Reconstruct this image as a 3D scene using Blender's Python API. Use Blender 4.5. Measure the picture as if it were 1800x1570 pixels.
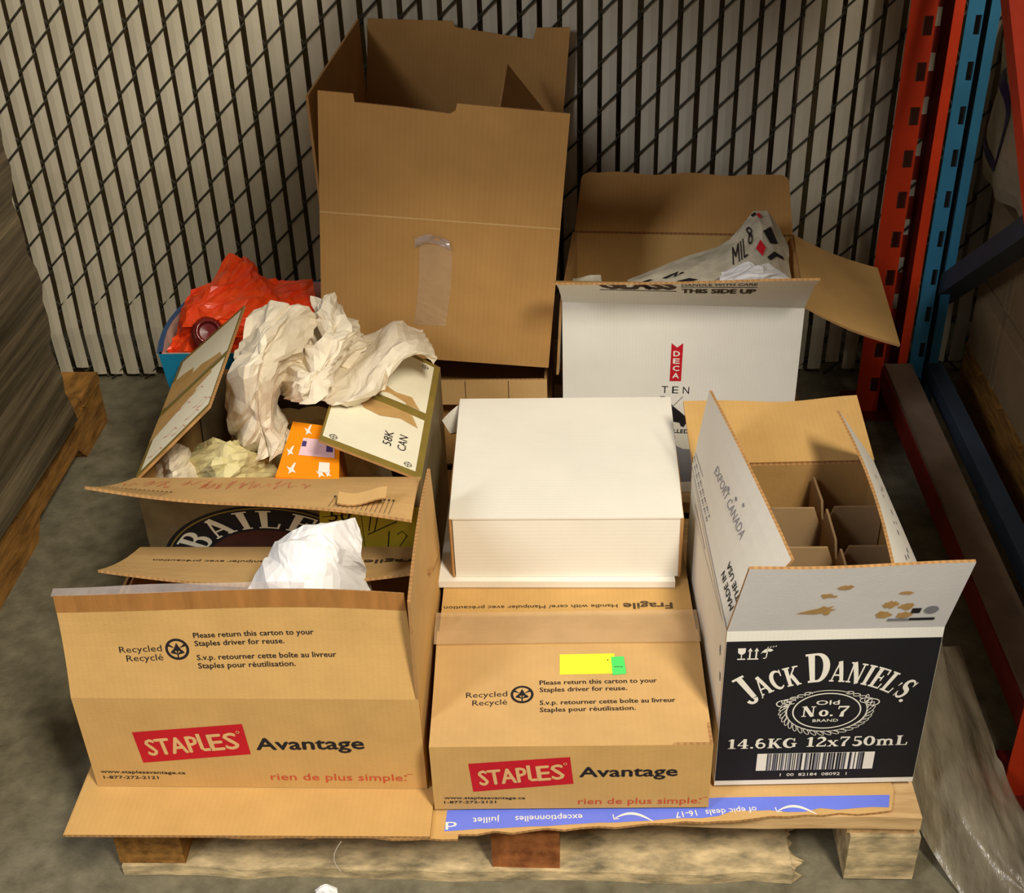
import bpy, math, random
from mathutils import Vector, Matrix, noise as mnoise

# ------------------------------------------------------------------ scene, camera, light
for o in list(bpy.data.objects):
    bpy.data.objects.remove(o)
scn = bpy.context.scene
COL = scn.collection
RAD = math.radians

CF, CP, CY, CR = 2214.3, .58140, .05606, .03535
CLOC = Vector((1.02146, -2.30651, 1.33664))
_fw = Vector((-math.sin(CY)*math.cos(CP), math.cos(CY)*math.cos(CP), -math.sin(CP)))
_r = Vector((math.cos(CY), math.sin(CY), 0)); _d = _fw.cross(_r)
CRI = math.cos(CR)*_r + math.sin(CR)*_d
CDN = -math.sin(CR)*_r + math.cos(CR)*_d
cam_data = bpy.data.cameras.new('camera'); cam = bpy.data.objects.new('camera', cam_data); COL.objects.link(cam)
cam_data.sensor_fit = 'HORIZONTAL'; cam_data.sensor_width = 36; cam_data.lens = CF/1800*36
cam_data.clip_start = .02; cam_data.clip_end = 60
cam.matrix_world = Matrix(((CRI.x, -CDN.x, -_fw.x, CLOC.x), (CRI.y, -CDN.y, -_fw.y, CLOC.y), (CRI.z, -CDN.z, -_fw.z, CLOC.z), (0, 0, 0, 1)))
scn.camera = cam

world = bpy.data.worlds.new('world'); scn.world = world; world.use_nodes = True
bg = world.node_tree.nodes['Background']; bg.inputs[0].default_value = (1.0, .92, .78, 1); bg.inputs[1].default_value = .20

def area_light(name, loc, target, sx, sy, power, col):
    l = bpy.data.lights.new(name, 'AREA'); l.shape = 'RECTANGLE'; l.size = sx; l.size_y = sy; l.energy = power; l.color = col
    o = bpy.data.objects.new(name, l); COL.objects.link(o); o.location = loc
    o.rotation_euler = (Vector(target)-Vector(loc)).to_track_quat('-Z', 'Y').to_euler()
    return o
# the warehouse's ceiling fixtures, in front of the bay and off to the left
area_light('ceiling_fixture_light', (2.0, -2.95, 3.1), (1.0, -.9, .1), .40, 1.1, 130, (1, .92, .77))
area_light('aisle_fixture_light', (-.8, -3.0, 2.6), (.8, -.9, .1), .5, 1.2, 42, (.93, .94, 1))
scn.view_settings.view_transform = 'Standard'; scn.view_settings.look = 'None'
scn.view_settings.gamma = 1; scn.view_settings.use_curve_mapping = False
scn.view_settings.exposure = 0.0

def at(px, py, ax, val):
    """photo pixel -> the point where its line of sight meets a world plane"""
    v = _fw + (px-900)/CF*CRI + (py-785)/CF*CDN
    return CLOC + v*((val-CLOC[ax])/v[ax])

# ------------------------------------------------------------------ materials
def srgb(r, g, b):
    f = lambda c: (c/12.92 if c <= .04045 else ((c+.055)/1.055)**2.4)
    return (f(r/255), f(g/255), f(b/255), 1)

def mat(name, col, rough=.75, spec=.25, var=.12, scale=18, bump=0., bscale=120, stripe=0., period=.006, axis=0, dark=None,
        metal=0., stretch=(1, 1, 1), trans=0., sheen=0.):
    m = bpy.data.materials.new(name); m.use_nodes = True
    nt = m.node_tree; N = nt.nodes; L = nt.links; b = N['Principled BSDF']
    b.inputs['Roughness'].default_value = rough; b.inputs['Specular IOR Level'].default_value = spec; b.inputs['Metallic'].default_value = metal
    tc = N.new('ShaderNodeTexCoord'); mp = N.new('ShaderNodeMapping'); mp.inputs['Scale'].default_value = stretch
    L.new(tc.outputs['Object'], mp.inputs['Vector'])
    nz = N.new('ShaderNodeTexNoise'); nz.inputs['Scale'].default_value = scale; nz.inputs['Detail'].default_value = 5; nz.inputs['Roughness'].default_value = .6
    L.new(mp.outputs['Vector'], nz.inputs['Vector'])
    rp = N.new('ShaderNodeValToRGB')
    d = dark if dark else tuple(c*(1-2*var) for c in col[:3])+(1,)
    u = tuple(min(1, c*(1+var)) for c in col[:3])+(1,)
    rp.color_ramp.elements[0].position = .3; rp.color_ramp.elements[1].position = .72
    rp.color_ramp.elements[0].color = d; rp.color_ramp.elements[1].color = u
    L.new(nz.outputs['Fac'], rp.inputs['Fac'])
    out = rp.outputs['Color']
    if stripe:
        sx = N.new('ShaderNodeSeparateXYZ'); L.new(tc.outputs['Object'], sx.inputs[0])
        mu = N.new('ShaderNodeMath'); mu.operation = 'MULTIPLY'; mu.inputs[1].default_value = 2*math.pi/period
        L.new(sx.outputs[axis], mu.inputs[0])
        sn = N.new('ShaderNodeMath'); sn.operation = 'SINE'; L.new(mu.outputs[0], sn.inputs[0])
        ma = N.new('ShaderNodeMath'); ma.operation = 'MULTIPLY_ADD'; ma.inputs[1].default_value = stripe; ma.inputs[2].default_value = 1-stripe
        L.new(sn.outputs[0], ma.inputs[0])
        mx = N.new('ShaderNodeVectorMath'); mx.operation = 'SCALE'
        L.new(out, mx.inputs[0]); L.new(ma.outputs[0], mx.inputs['Scale']); out = mx.outputs[0]
    L.new(out, b.inputs['Base Color'])
    if bump:
        n2 = N.new('ShaderNodeTexNoise'); n2.inputs['Scale'].default_value = bscale; n2.inputs['Detail'].default_value = 4
        L.new(mp.outputs['Vector'], n2.inputs['Vector'])
        bp = N.new('ShaderNodeBump'); bp.inputs['Strength'].default_value = bump; bp.inputs['Distance'].default_value = .01
        L.new(n2.outputs['Fac'], bp.inputs['Height']); L.new(bp.outputs['Normal'], b.inputs['Normal'])
    if trans:
        tr = N.new('ShaderNodeBsdfTransparent'); ms = N.new('ShaderNodeMixShader'); ms.inputs[0].default_value = trans
        L.new(b.outputs[0], ms.inputs[1]); L.new(tr.outputs[0], ms.inputs[2])
        L.new(ms.outputs[0], N['Material Output'].inputs['Surface'])
    return m

M = {}
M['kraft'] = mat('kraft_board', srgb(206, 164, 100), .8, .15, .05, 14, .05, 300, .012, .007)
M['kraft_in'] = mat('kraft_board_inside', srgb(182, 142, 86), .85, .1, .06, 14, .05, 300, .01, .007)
M['kraft_edge'] = mat('corrugated_edge', srgb(188, 142, 90), .9, .1, .1, 40, 0, 0, .14, .0075)
M['kraft_red'] = mat('aged_kraft_board', srgb(190, 144, 84), .8, .15, .06, 9, .05, 250, .02, .008)
M['kraft_pale'] = mat('pale_kraft_board', srgb(208, 168, 110), .8, .15, .05, 14, .04, 300, .008, .008)
M['white_board'] = mat('white_board', srgb(236, 232, 220), .7, .2, .025, 10, .03, 300, .012, .005)
M['white_mail'] = mat('cream_white_board', srgb(238, 233, 219), .7, .2, .025, 8, .03, 260, .015, .006, 1)
M['grey_board'] = mat('grey_white_board', srgb(232, 230, 228), .7, .2, .03, 10, .03, 300)
M['divider'] = mat('grey_kraft_divider', srgb(168, 138, 100), .9, .1, .06, 20)
M['ink'] = mat('black_ink', srgb(38, 34, 36), .7, .2, .05)
M['ink_soft'] = mat('worn_black_ink', srgb(84, 68, 50), .8, .1, .1)
M['ink_grey'] = mat('grey_ink', srgb(140, 138, 145), .7, .2, .05)
M['jd_black'] = mat('black_print', srgb(29, 28, 31), .65, .25, .08, 12, 0, 0, .04, .004)
M['red'] = mat('red_print', srgb(196, 28, 40), .7, .2, .05)
M['red_soft'] = mat('light_red_print', srgb(205, 84, 54), .7, .2, .05)
M['maroon'] = mat('maroon_print', srgb(84, 48, 36), .7, .2)
M['red_pen'] = mat('red_pen', srgb(216, 112, 84), .8, .1, .1)
M['white_ink'] = mat('white_ink', srgb(238, 232, 218), .7, .2, .02)
M['tan_ink'] = mat('tan_print', srgb(222, 178, 120), .75, .2, .04)
M['gold'] = mat('olive_gold_print', srgb(138, 118, 52), .5, .4, .1, 30)
M['gold_dark'] = mat('dull_olive_print', srgb(120, 104, 72), .6, .3, .1, 30)
M['cream'] = mat('cream_print', srgb(240, 232, 205), .65, .2, .03)
M['yellow'] = mat('yellow_sticker', srgb(236, 246, 60), .5, .3, .03)
M['yellow_old'] = mat('mustard_label', srgb(206, 182, 50), .6, .3, .06)
M['green'] = mat('green_sticker', srgb(88, 226, 110), .5, .3, .03)
M['blue_print'] = mat('blue_print', srgb(112, 128, 232), .55, .3, .04)
M['slat'] = mat('beige_vinyl_slat', srgb(214, 205, 184), .6, .3, .08, 6, 0, 0, 0, 1, 0, srgb(186, 176, 152), 0, (1, 1, .6))
M['wire'] = mat('dark_galvanised_wire', srgb(62, 58, 44), .6, .4, .2, 60)
M['floor'] = mat('concrete', srgb(126, 119, 97), .75, .25, .12, 26, .14, 160, 0, 1, 0, srgb(94, 88, 70))
M['wall'] = mat('dark_wall', srgb(118, 102, 72), .9, .1)
M['wood'] = mat('pine', srgb(220, 186, 134), .8, .15, .12, 6, .1, 40, 0, 1, 0, srgb(178, 140, 92), 0, (1.5, 14, 14))
M['wood_stain'] = mat('mould_stained_pine', srgb(224, 198, 150), .85, .1, .12, 16, .15, 40, 0, 1, 0, srgb(118, 108, 84), 0, (1.3, 2.6, 3.4))
M['wood_end'] = mat('reddish_end_grain', srgb(176, 112, 64), .85, .1, .15, 34, .15, 30, 0, 1, 0, srgb(100, 54, 28))
M['wood_old'] = mat('old_amber_wood', srgb(170, 122, 60), .85, .1, .15, 10, .1, 40, 0, 1, 0, srgb(96, 66, 34), 0, (5, 1.5, 8))
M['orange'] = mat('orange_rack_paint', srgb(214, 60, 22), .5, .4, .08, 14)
M['orange_shaded'] = mat('shaded_orange_rack_paint', srgb(120, 30, 18), .6, .3, .15, 14)  # rack orange darkened to put shade into channel recess, feet and strut lip
M['blue'] = mat('blue_rack_paint', srgb(52, 122, 160), .5, .4, .08, 14)
M['steel'] = mat('dusty_steel', srgb(128, 108, 88), .6, .4, .15, 10)
M['blue_grey'] = mat('blue_grey_shade_paint', srgb(60, 72, 86), .55, .4, .1, 12)  # grey-blue of the brace, darkened to paint shade onto the lower strut
M['teal'] = mat('teal_blue_plastic', srgb(16, 128, 168), .45, .4, .04)
M['navy'] = mat('dark_blue_rim', srgb(40, 74, 120), .45, .4, .05)
M['pink_in'] = mat('pale_pink_lining', srgb(226, 176, 160), .6, .3, .05)
M['redbag'] = mat('red_plastic_film', srgb(255, 88, 28), .35, .5, .1, 20, .2, 40, 0, 1, 0, srgb(238, 52, 20), 0, (1, 1, 1), .06)
M['glass'] = mat('dark_red_glass', srgb(116, 26, 24), .15, .6, .1)
M['paper'] = mat('newsprint_wrap', srgb(226, 213, 188), .85, .1, .04, 12, .12, 70)
M['paper_white'] = mat('white_paper', srgb(244, 242, 240), .8, .15, .02, 8, .05, 60)
M['tissue'] = mat('yellowish_tissue', srgb(218, 206, 150), .6, .3, .1, 14, .3, 50)
M['news'] = mat('printed_newspaper', srgb(214, 204, 178), .85, .1, .10, 26, .1, 60, 0, 1, 0, srgb(168, 160, 138))
M['orange_pack'] = mat('orange_pack', srgb(248, 146, 14), .5, .3, .04)
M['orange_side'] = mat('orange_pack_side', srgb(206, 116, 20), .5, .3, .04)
M['lilac'] = mat('pale_label', srgb(236, 200, 206), .6, .2, .03)
M['film'] = mat('stretch_film', srgb(176, 164, 138), .24, .7, .15, 10, .5, 26, 0, 1, 0, srgb(110, 100, 80), 0, (3, .6, 1), .25)
M['tape'] = mat('clear_tape', srgb(226, 194, 150), .12, .8, .06, 30, .25, 90, 0, 1, 0, None, 0, (1, 1, 1), .72)
M['tape_brown'] = mat('tape_over_kraft', srgb(196, 136, 72), .3, .5, .16, 12, .1, 60, 0, 1, 0, None, 0, (4, .6, 1), .5)
M['clear'] = mat('clear_film', srgb(206, 192, 186), .10, .9, .15, 30, .25, 40, 0, 1, 0, None, 0, (1, 1, 1), .72)
M['load'] = mat('film_wrapped_load', srgb(118, 104, 80), .32, .5, .2, 7, .5, 9, 0, 1, 0, srgb(64, 54, 38), 0, (1.2, .35, 7))
M['load2'] = mat('dusty_brown_cartons', srgb(150, 126, 92), .6, .3, .15, 6, .15, 18)
M['sack'] = mat('white_poly_sack', srgb(206, 192, 160), .5, .4, .1, 9, .2, 16)
M['purple'] = mat('purple_print', srgb(76, 62, 122), .6, .3, .2, 30, 0, 0, 0, 1, 0, srgb(52, 40, 78))
M['grime'] = mat('torn_kraft', srgb(196, 156, 98), .9, .1, .08, 30)
M['thread'] = mat('pale_thread', srgb(214, 204, 188), .6)

# ------------------------------------------------------------------ mesh helpers
class MB:
    def __init__(s): s.v = []; s.f = []; s.m = []
    def add(s, vs, fs, mi=0):
        b = len(s.v); s.v += [tuple(p) for p in vs]
        for f in fs: s.f.append([b+i for i in f]); s.m.append(mi)
    def quad(s, a, b, c, d, mi=0): s.add([a, b, c, d], [(0, 1, 2, 3)], mi)
    def box(s, x0, x1, y0, y1, z0, z1, mi=0):
        s.add([(x0, y0, z0), (x1, y0, z0), (x1, y1, z0), (x0, y1, z0), (x0, y0, z1), (x1, y0, z1), (x1, y1, z1), (x0, y1, z1)],
              [(0, 3, 2, 1), (4, 5, 6, 7), (0, 1, 5, 4), (1, 2, 6, 5), (2, 3, 7, 6), (3, 0, 4, 7)], mi)
    def bar(s, p, q, w, h, up=(0, 0, 1), mi=0):
        p = Vector(p); q = Vector(q); d = (q-p).normalized(); x = d.cross(Vector(up)).normalized(); z = x.cross(d)
        c = []
        for e in (p, q):
            for a, b in ((-1, -1), (1, -1), (1, 1), (-1, 1)): c.append(e+x*a*w/2+z*b*h/2)
        s.add(c, [(0, 1, 2, 3), (7, 6, 5, 4), (0, 4, 5, 1), (1, 5, 6, 2), (2, 6, 7, 3), (3, 7, 4, 0)], mi)
    def tube(s, pts, r, n=6, mi=0, cap=True):
        pts = [Vector(p) for p in pts]; rings = []
        for i, p in enumerate(pts):
            t = (pts[min(i+1, len(pts)-1)]-pts[max(i-1, 0)]).normalized()
            a = t.cross(Vector((0.31, .12, .94)))
            if a.length < 1e-4: a = t.cross(Vector((1, 0, 0)))
            a.normalize(); b = t.cross(a)
            rr = r[i] if isinstance(r, (list, tuple)) else r
            rings.append([p+(a*math.cos(2*math.pi*k/n)+b*math.sin(2*math.pi*k/n))*rr for k in range(n)])
        base = len(s.v)
        for R_ in rings: s.v += [tuple(q) for q in R_]
        for i in range(len(pts)-1):
            for k in range(n):
                s.f.append([base+i*n+k, base+i*n+(k+1) % n, base+(i+1)*n+(k+1) % n, base+(i+1)*n+k]); s.m.append(mi)
        if cap:
            s.f.append([base+k for k in range(n)][::-1]); s.m.append(mi)
            s.f.append([base+(len(pts)-1)*n+k for k in range(n)]); s.m.append(mi)
    def mesh(s, name, mats, smooth=False):
        use = sorted({i for f in s.f for i in f})
        if len(use) < len(s.v):
            mp = {o: i for i, o in enumerate(use)}; s.v = [s.v[i] for i in use]; s.f = [[mp[i] for i in f] for f in s.f]
        me = bpy.data.meshes.new(name); me.from_pydata(s.v, [], s.f); me.update()
        for m in mats: me.materials.append(M[m] if isinstance(m, str) else m)
        me.polygons.foreach_set('material_index', s.m)
        if smooth: me.polygons.foreach_set('use_smooth', [True]*len(s.f))
        me.validate(); me.update()
        return me

def link(name, me, parent=None, mtx=None, label=None):
    o = bpy.data.objects.new(name, me); COL.objects.link(o)
    if parent: o.parent = parent
    if mtx is not None: o.matrix_local = mtx
    if label: o['label'] = label
    return o

def build(mb, name, mats, parent=None, mtx=None, label=None, smooth=False):
    if isinstance(mats, str): mats = [mats]
    return link(name, mb.mesh(name, mats, smooth), parent, mtx, label)

def tag(o, label, cat, group=None, kind=None):
    o['label'] = label; o['category'] = cat
    if group: o['group'] = group
    if kind: o['kind'] = kind
    return o

def thing(name, label, cat, loc=(0, 0, 0), rot=None, group=None):
    o = bpy.data.objects.new(name, None); COL.objects.link(o); o.empty_display_size = .05
    m = Matrix.Translation(loc)
    if rot is not None: m = m @ rot
    o.matrix_world = m
    return tag(o, label, cat, group)

def frame(O, U, V):
    U = Vector(U).normalized(); V = Vector(V); V = (V-U*V.dot(U)).normalized(); N = U.cross(V)
    return Matrix(((U.x, V.x, N.x, O[0]), (U.y, V.y, N.y, O[1]), (U.z, V.z, N.z, O[2]), (0, 0, 0, 1)))

def sheet_mesh(fn, lu, lv, nu, nv, t, mats=3):
    """board in its own (u,v,w) space: outer face w=0, inner face w=-t, corrugated edges; fn bends it"""
    mb = MB()
    def P(u, v, w):
        if fn:
            q = fn(u, v); return (q[0], q[1], q[2]+w)
        return (u, v, w)
    g = lambda i, j, s: s*(nu+1)*(nv+1)+j*(nu+1)+i
    for s in (0, 1):
        for j in range(nv+1):
            for i in range(nu+1): mb.v.append(P(lu*i/nu, lv*j/nv, -t*s))
    for j in range(nv):
        for i in range(nu):
            mb.f.append([g(i, j, 0), g(i+1, j, 0), g(i+1, j+1, 0), g(i, j+1, 0)]); mb.m.append(0)
            mb.f.append([g(i, j, 1), g(i, j+1, 1), g(i+1, j+1, 1), g(i+1, j, 1)]); mb.m.append(1)
    for i in range(nu):
        mb.f.append([g(i, 0, 0), g(i, 0, 1), g(i+1, 0, 1), g(i+1, 0, 0)]); mb.m.append(2)
        mb.f.append([g(i, nv, 0), g(i+1, nv, 0), g(i+1, nv, 1), g(i, nv, 1)]); mb.m.append(2)
    for j in range(nv):
        mb.f.append([g(0, j, 0), g(0, j+1, 0), g(0, j+1, 1), g(0, j, 1)]); mb.m.append(2)
        mb.f.append([g(nu, j, 0), g(nu, j, 1), g(nu, j+1, 1), g(nu, j+1, 0)]); mb.m.append(2)
    return mb

def poly_prism(pts, t):
    """board with a cut outline (u,v) - convex or notched; first face outer"""
    mb = MB(); n = len(pts)
    mb.v = [(u, v, 0) for u, v in pts]+[(u, v, -t) for u, v in pts]
    mb.f = [list(range(n)), list(range(2*n-1, n-1, -1))]; mb.m = [0, 1]
    for i in range(n):
        k = (i+1) % n
        mb.f.append([i, n+i, n+k, k]); mb.m.append(2)
    return mb

BM = ('kraft', 'kraft_in', 'kraft_edge')
T = .004
SIDES = {'f': lambda w, d: ((0, 0), (1, 0, 0), (0, -1, 0), w), 'r': lambda w, d: ((w, 0), (0, 1, 0), (1, 0, 0), d),
         'b': lambda w, d: ((w, d), (-1, 0, 0), (0, 1, 0), w), 'l': lambda w, d: ((0, d), (0, -1, 0), (-1, 0, 0), d)}

class Carton:
    def __init__(s, name, label, loc, yaw, w, d, h, mats=BM, rot=None, t=T, walls='frbl', bottom=True):
        s.w, s.d, s.h, s.t, s.mats = w, d, h, t, mats
        s.o = thing(name, label, 'box', loc, rot if rot is not None else Matrix.Rotation(RAD(yaw), 4, 'Z'))
        s.P = {}
        for k in walls:
            O, U, out, l = SIDES[k](w, d)
            e = t if k in 'rl' else 0.
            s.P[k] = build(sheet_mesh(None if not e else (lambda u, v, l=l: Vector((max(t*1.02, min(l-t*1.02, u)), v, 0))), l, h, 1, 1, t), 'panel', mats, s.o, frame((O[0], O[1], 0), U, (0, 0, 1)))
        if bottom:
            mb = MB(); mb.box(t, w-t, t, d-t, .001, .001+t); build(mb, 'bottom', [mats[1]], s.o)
    def flap(s, side, length, ang, fn=None, mats=None, nu=1, nv=1, inset=0., outline=None, name='flap', z=None, dx=0.):
        O, U, out, l = SIDES[side](s.w, s.d); a = RAD(ang)
        V = Vector((0, 0, 1))*math.cos(a)+Vector(out)*math.sin(a)
        h = s.h if z is None else z
        Uv = Vector(U); O3 = Vector((O[0], O[1], h))+Uv*inset
        if ang < -100: O3 -= Vector(out)*s.t*2.2; inset += .008; O3 += Uv*.008; O3.z -= .004
        mb = poly_prism(outline, s.t*.9) if outline else sheet_mesh(fn, l-2*inset, length, nu, nv, s.t*.9)
        f = build(mb, name, mats or s.mats, s.o, frame(O3, U, V))
        s.P['F'+side] = f
        return f

# ------------------------------------------------------------------ print helpers
_tx = {}
def text_geo(s, bold=0.):
    k = s
    if k not in _tx:
        c = bpy.data.curves.new('t', 'FONT'); c.body = s; c.size = 1; c.resolution_u = 2;  c.fill_mode = 'FRONT'
        o = bpy.data.objects.new('t', c); COL.objects.link(o); bpy.context.view_layer.update()
        me = bpy.data.meshes.new_from_object(o.evaluated_get(bpy.context.evaluated_depsgraph_get()))
        v = [(p.co.x, p.co.y) for p in me.vertices]; f = [list(p.vertices) for p in me.polygons]
        bpy.data.objects.remove(o); bpy.data.curves.remove(c); bpy.data.meshes.remove(me)
        x0 = min(p[0] for p in v); x1 = max(p[0] for p in v)
        _tx[k] = ([((x-x0)/(x1-x0), y/.73) for x, y in v], f)      # width 1, capital height 1
    return _tx[k]

class Print:
    """flat print in a board's (u,v) plane, one mesh for each ink"""
    def __init__(s, w=.0004): s.mb = MB(); s.w = w; s.fn = None; s.jobs = []; s.gap = .012
    def put(s, pts, faces, mi=0, dw=0.):
        fn = s.fn; U_ = [p[0] for p in pts]; V_ = [p[1] for p in pts]
        s.jobs.append((len(s.mb.v), len(pts), len(s.mb.f), len(faces), min(U_), max(U_), min(V_), max(V_)))
        s.mb.add([(fn(u, v)+Vector((0, 0, s.w+dw)) if fn else (u, v, s.w+dw)) for u, v in pts], faces, mi)
    def poly(s, pts, mi=0, dw=0.): s.put(pts, [list(range(len(pts)))], mi, dw)
    def rect(s, u0, u1, v0, v1, mi=0, dw=0.): s.poly([(u0, v0), (u1, v0), (u1, v1), (u0, v1)], mi, dw)
    def text(s, t, u, v, width, cap, bold=0., ang=0., align='l', mi=0, dw=0., shear=0.):
        vs, fs = text_geo(t, bold); c, n = math.cos(RAD(ang)), math.sin(RAD(ang))
        o = {'l': 0, 'r': -width, 'c': -width/2}[align]; pts = []
        b0 = max(0, bold)*1.15*cap
        for kk, (ex, ey) in enumerate(((0, 0),) if b0 < 1e-6 else ((-b0, 0), (b0, 0), (0, b0*.7), (0, -b0*.7))):
            pts = []
            for x, y in vs:
                a = x*width+o+y*cap*shear+ex; b = y*cap+ey; pts.append((u+a*c-b*n, v+a*n+b*c))
            s.put(pts, fs, mi, dw+kk*4e-5)
    def line(s, pts, wd, mi=0, closed=False, dw=0.):
        n = len(pts); out = []
        for i, p in enumerate(pts):
            a = pts[(i-1) % n] if (closed or i) else p; b = pts[(i+1) % n] if (closed or i < n-1) else p
            dx, dy = b[0]-a[0], b[1]-a[1]; l = math.hypot(dx, dy) or 1
            w_ = wd[i] if isinstance(wd, (list, tuple)) else wd
            nx, ny = -dy/l*w_/2, dx/l*w_/2
            out += [(p[0]+nx, p[1]+ny), (p[0]-nx, p[1]-ny)]
        m = n if closed else n-1
        s.put(out, [(2*i+1, 2*((i+1) % n)+1, 2*((i+1) % n), 2*i) for i in range(m)], mi, dw)
    def ring(s, cu, cv, ru, rv, wd, mi=0, n=40, a0=0, a1=360, dw=0.):
        cl = abs(a1-a0) >= 360
        s.line([(cu+ru*math.cos(RAD(a0+(a1-a0)*i/n)), cv+rv*math.sin(RAD(a0+(a1-a0)*i/n))) for i in range(n if cl else n+1)], wd, mi, cl, dw)
    def disc(s, cu, cv, ru, rv, mi=0, n=24, dw=0.):
        s.poly([(cu+ru*math.cos(2*math.pi*i/n), cv+rv*math.sin(2*math.pi*i/n)) for i in range(n)], mi, dw)
    def blob(s, cu, cv, ru, rv, seed, mi=0, n=18, rough=.3, dw=0.):
        r = random.Random(seed)
        s.poly([(cu+ru*(1+r.uniform(-rough, rough))*math.cos(2*math.pi*i/n), cv+rv*(1+r.uniform(-rough, rough))*math.sin(2*math.pi*i/n)) for i in range(n)], mi, dw)
    def on(s, board, name, mats, label=None):
        J_ = s.jobs; par = list(range(len(J_)))                # print blocks that lie well apart become parts of their own
        def find(i):
            while par[i] != i: i = par[i]
            return i
        if s.gap:
            for i in range(len(J_)):
                for k in range(i):
                    a, b = J_[i], J_[k]
                    if a[4]-s.gap < b[5] and b[4]-s.gap < a[5] and a[6]-s.gap < b[7] and b[6]-s.gap < a[7]: par[find(i)] = find(k)
        groups = {}
        for i in range(len(J_)): groups.setdefault(find(i) if s.gap else 0, []).append(J_[i])
        last = None
        for g in groups.values():
            mb = MB()
            for v0, nv, f0, nf, *_ in g:
                b = len(mb.v); mb.v += s.mb.v[v0:v0+nv]
                for f in range(f0, f0+nf): mb.f.append([i-v0+b for i in s.mb.f[f]]); mb.m.append(s.mb.m[f])
            last = build(mb, name, mats, board, None, label)
        return last

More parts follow.
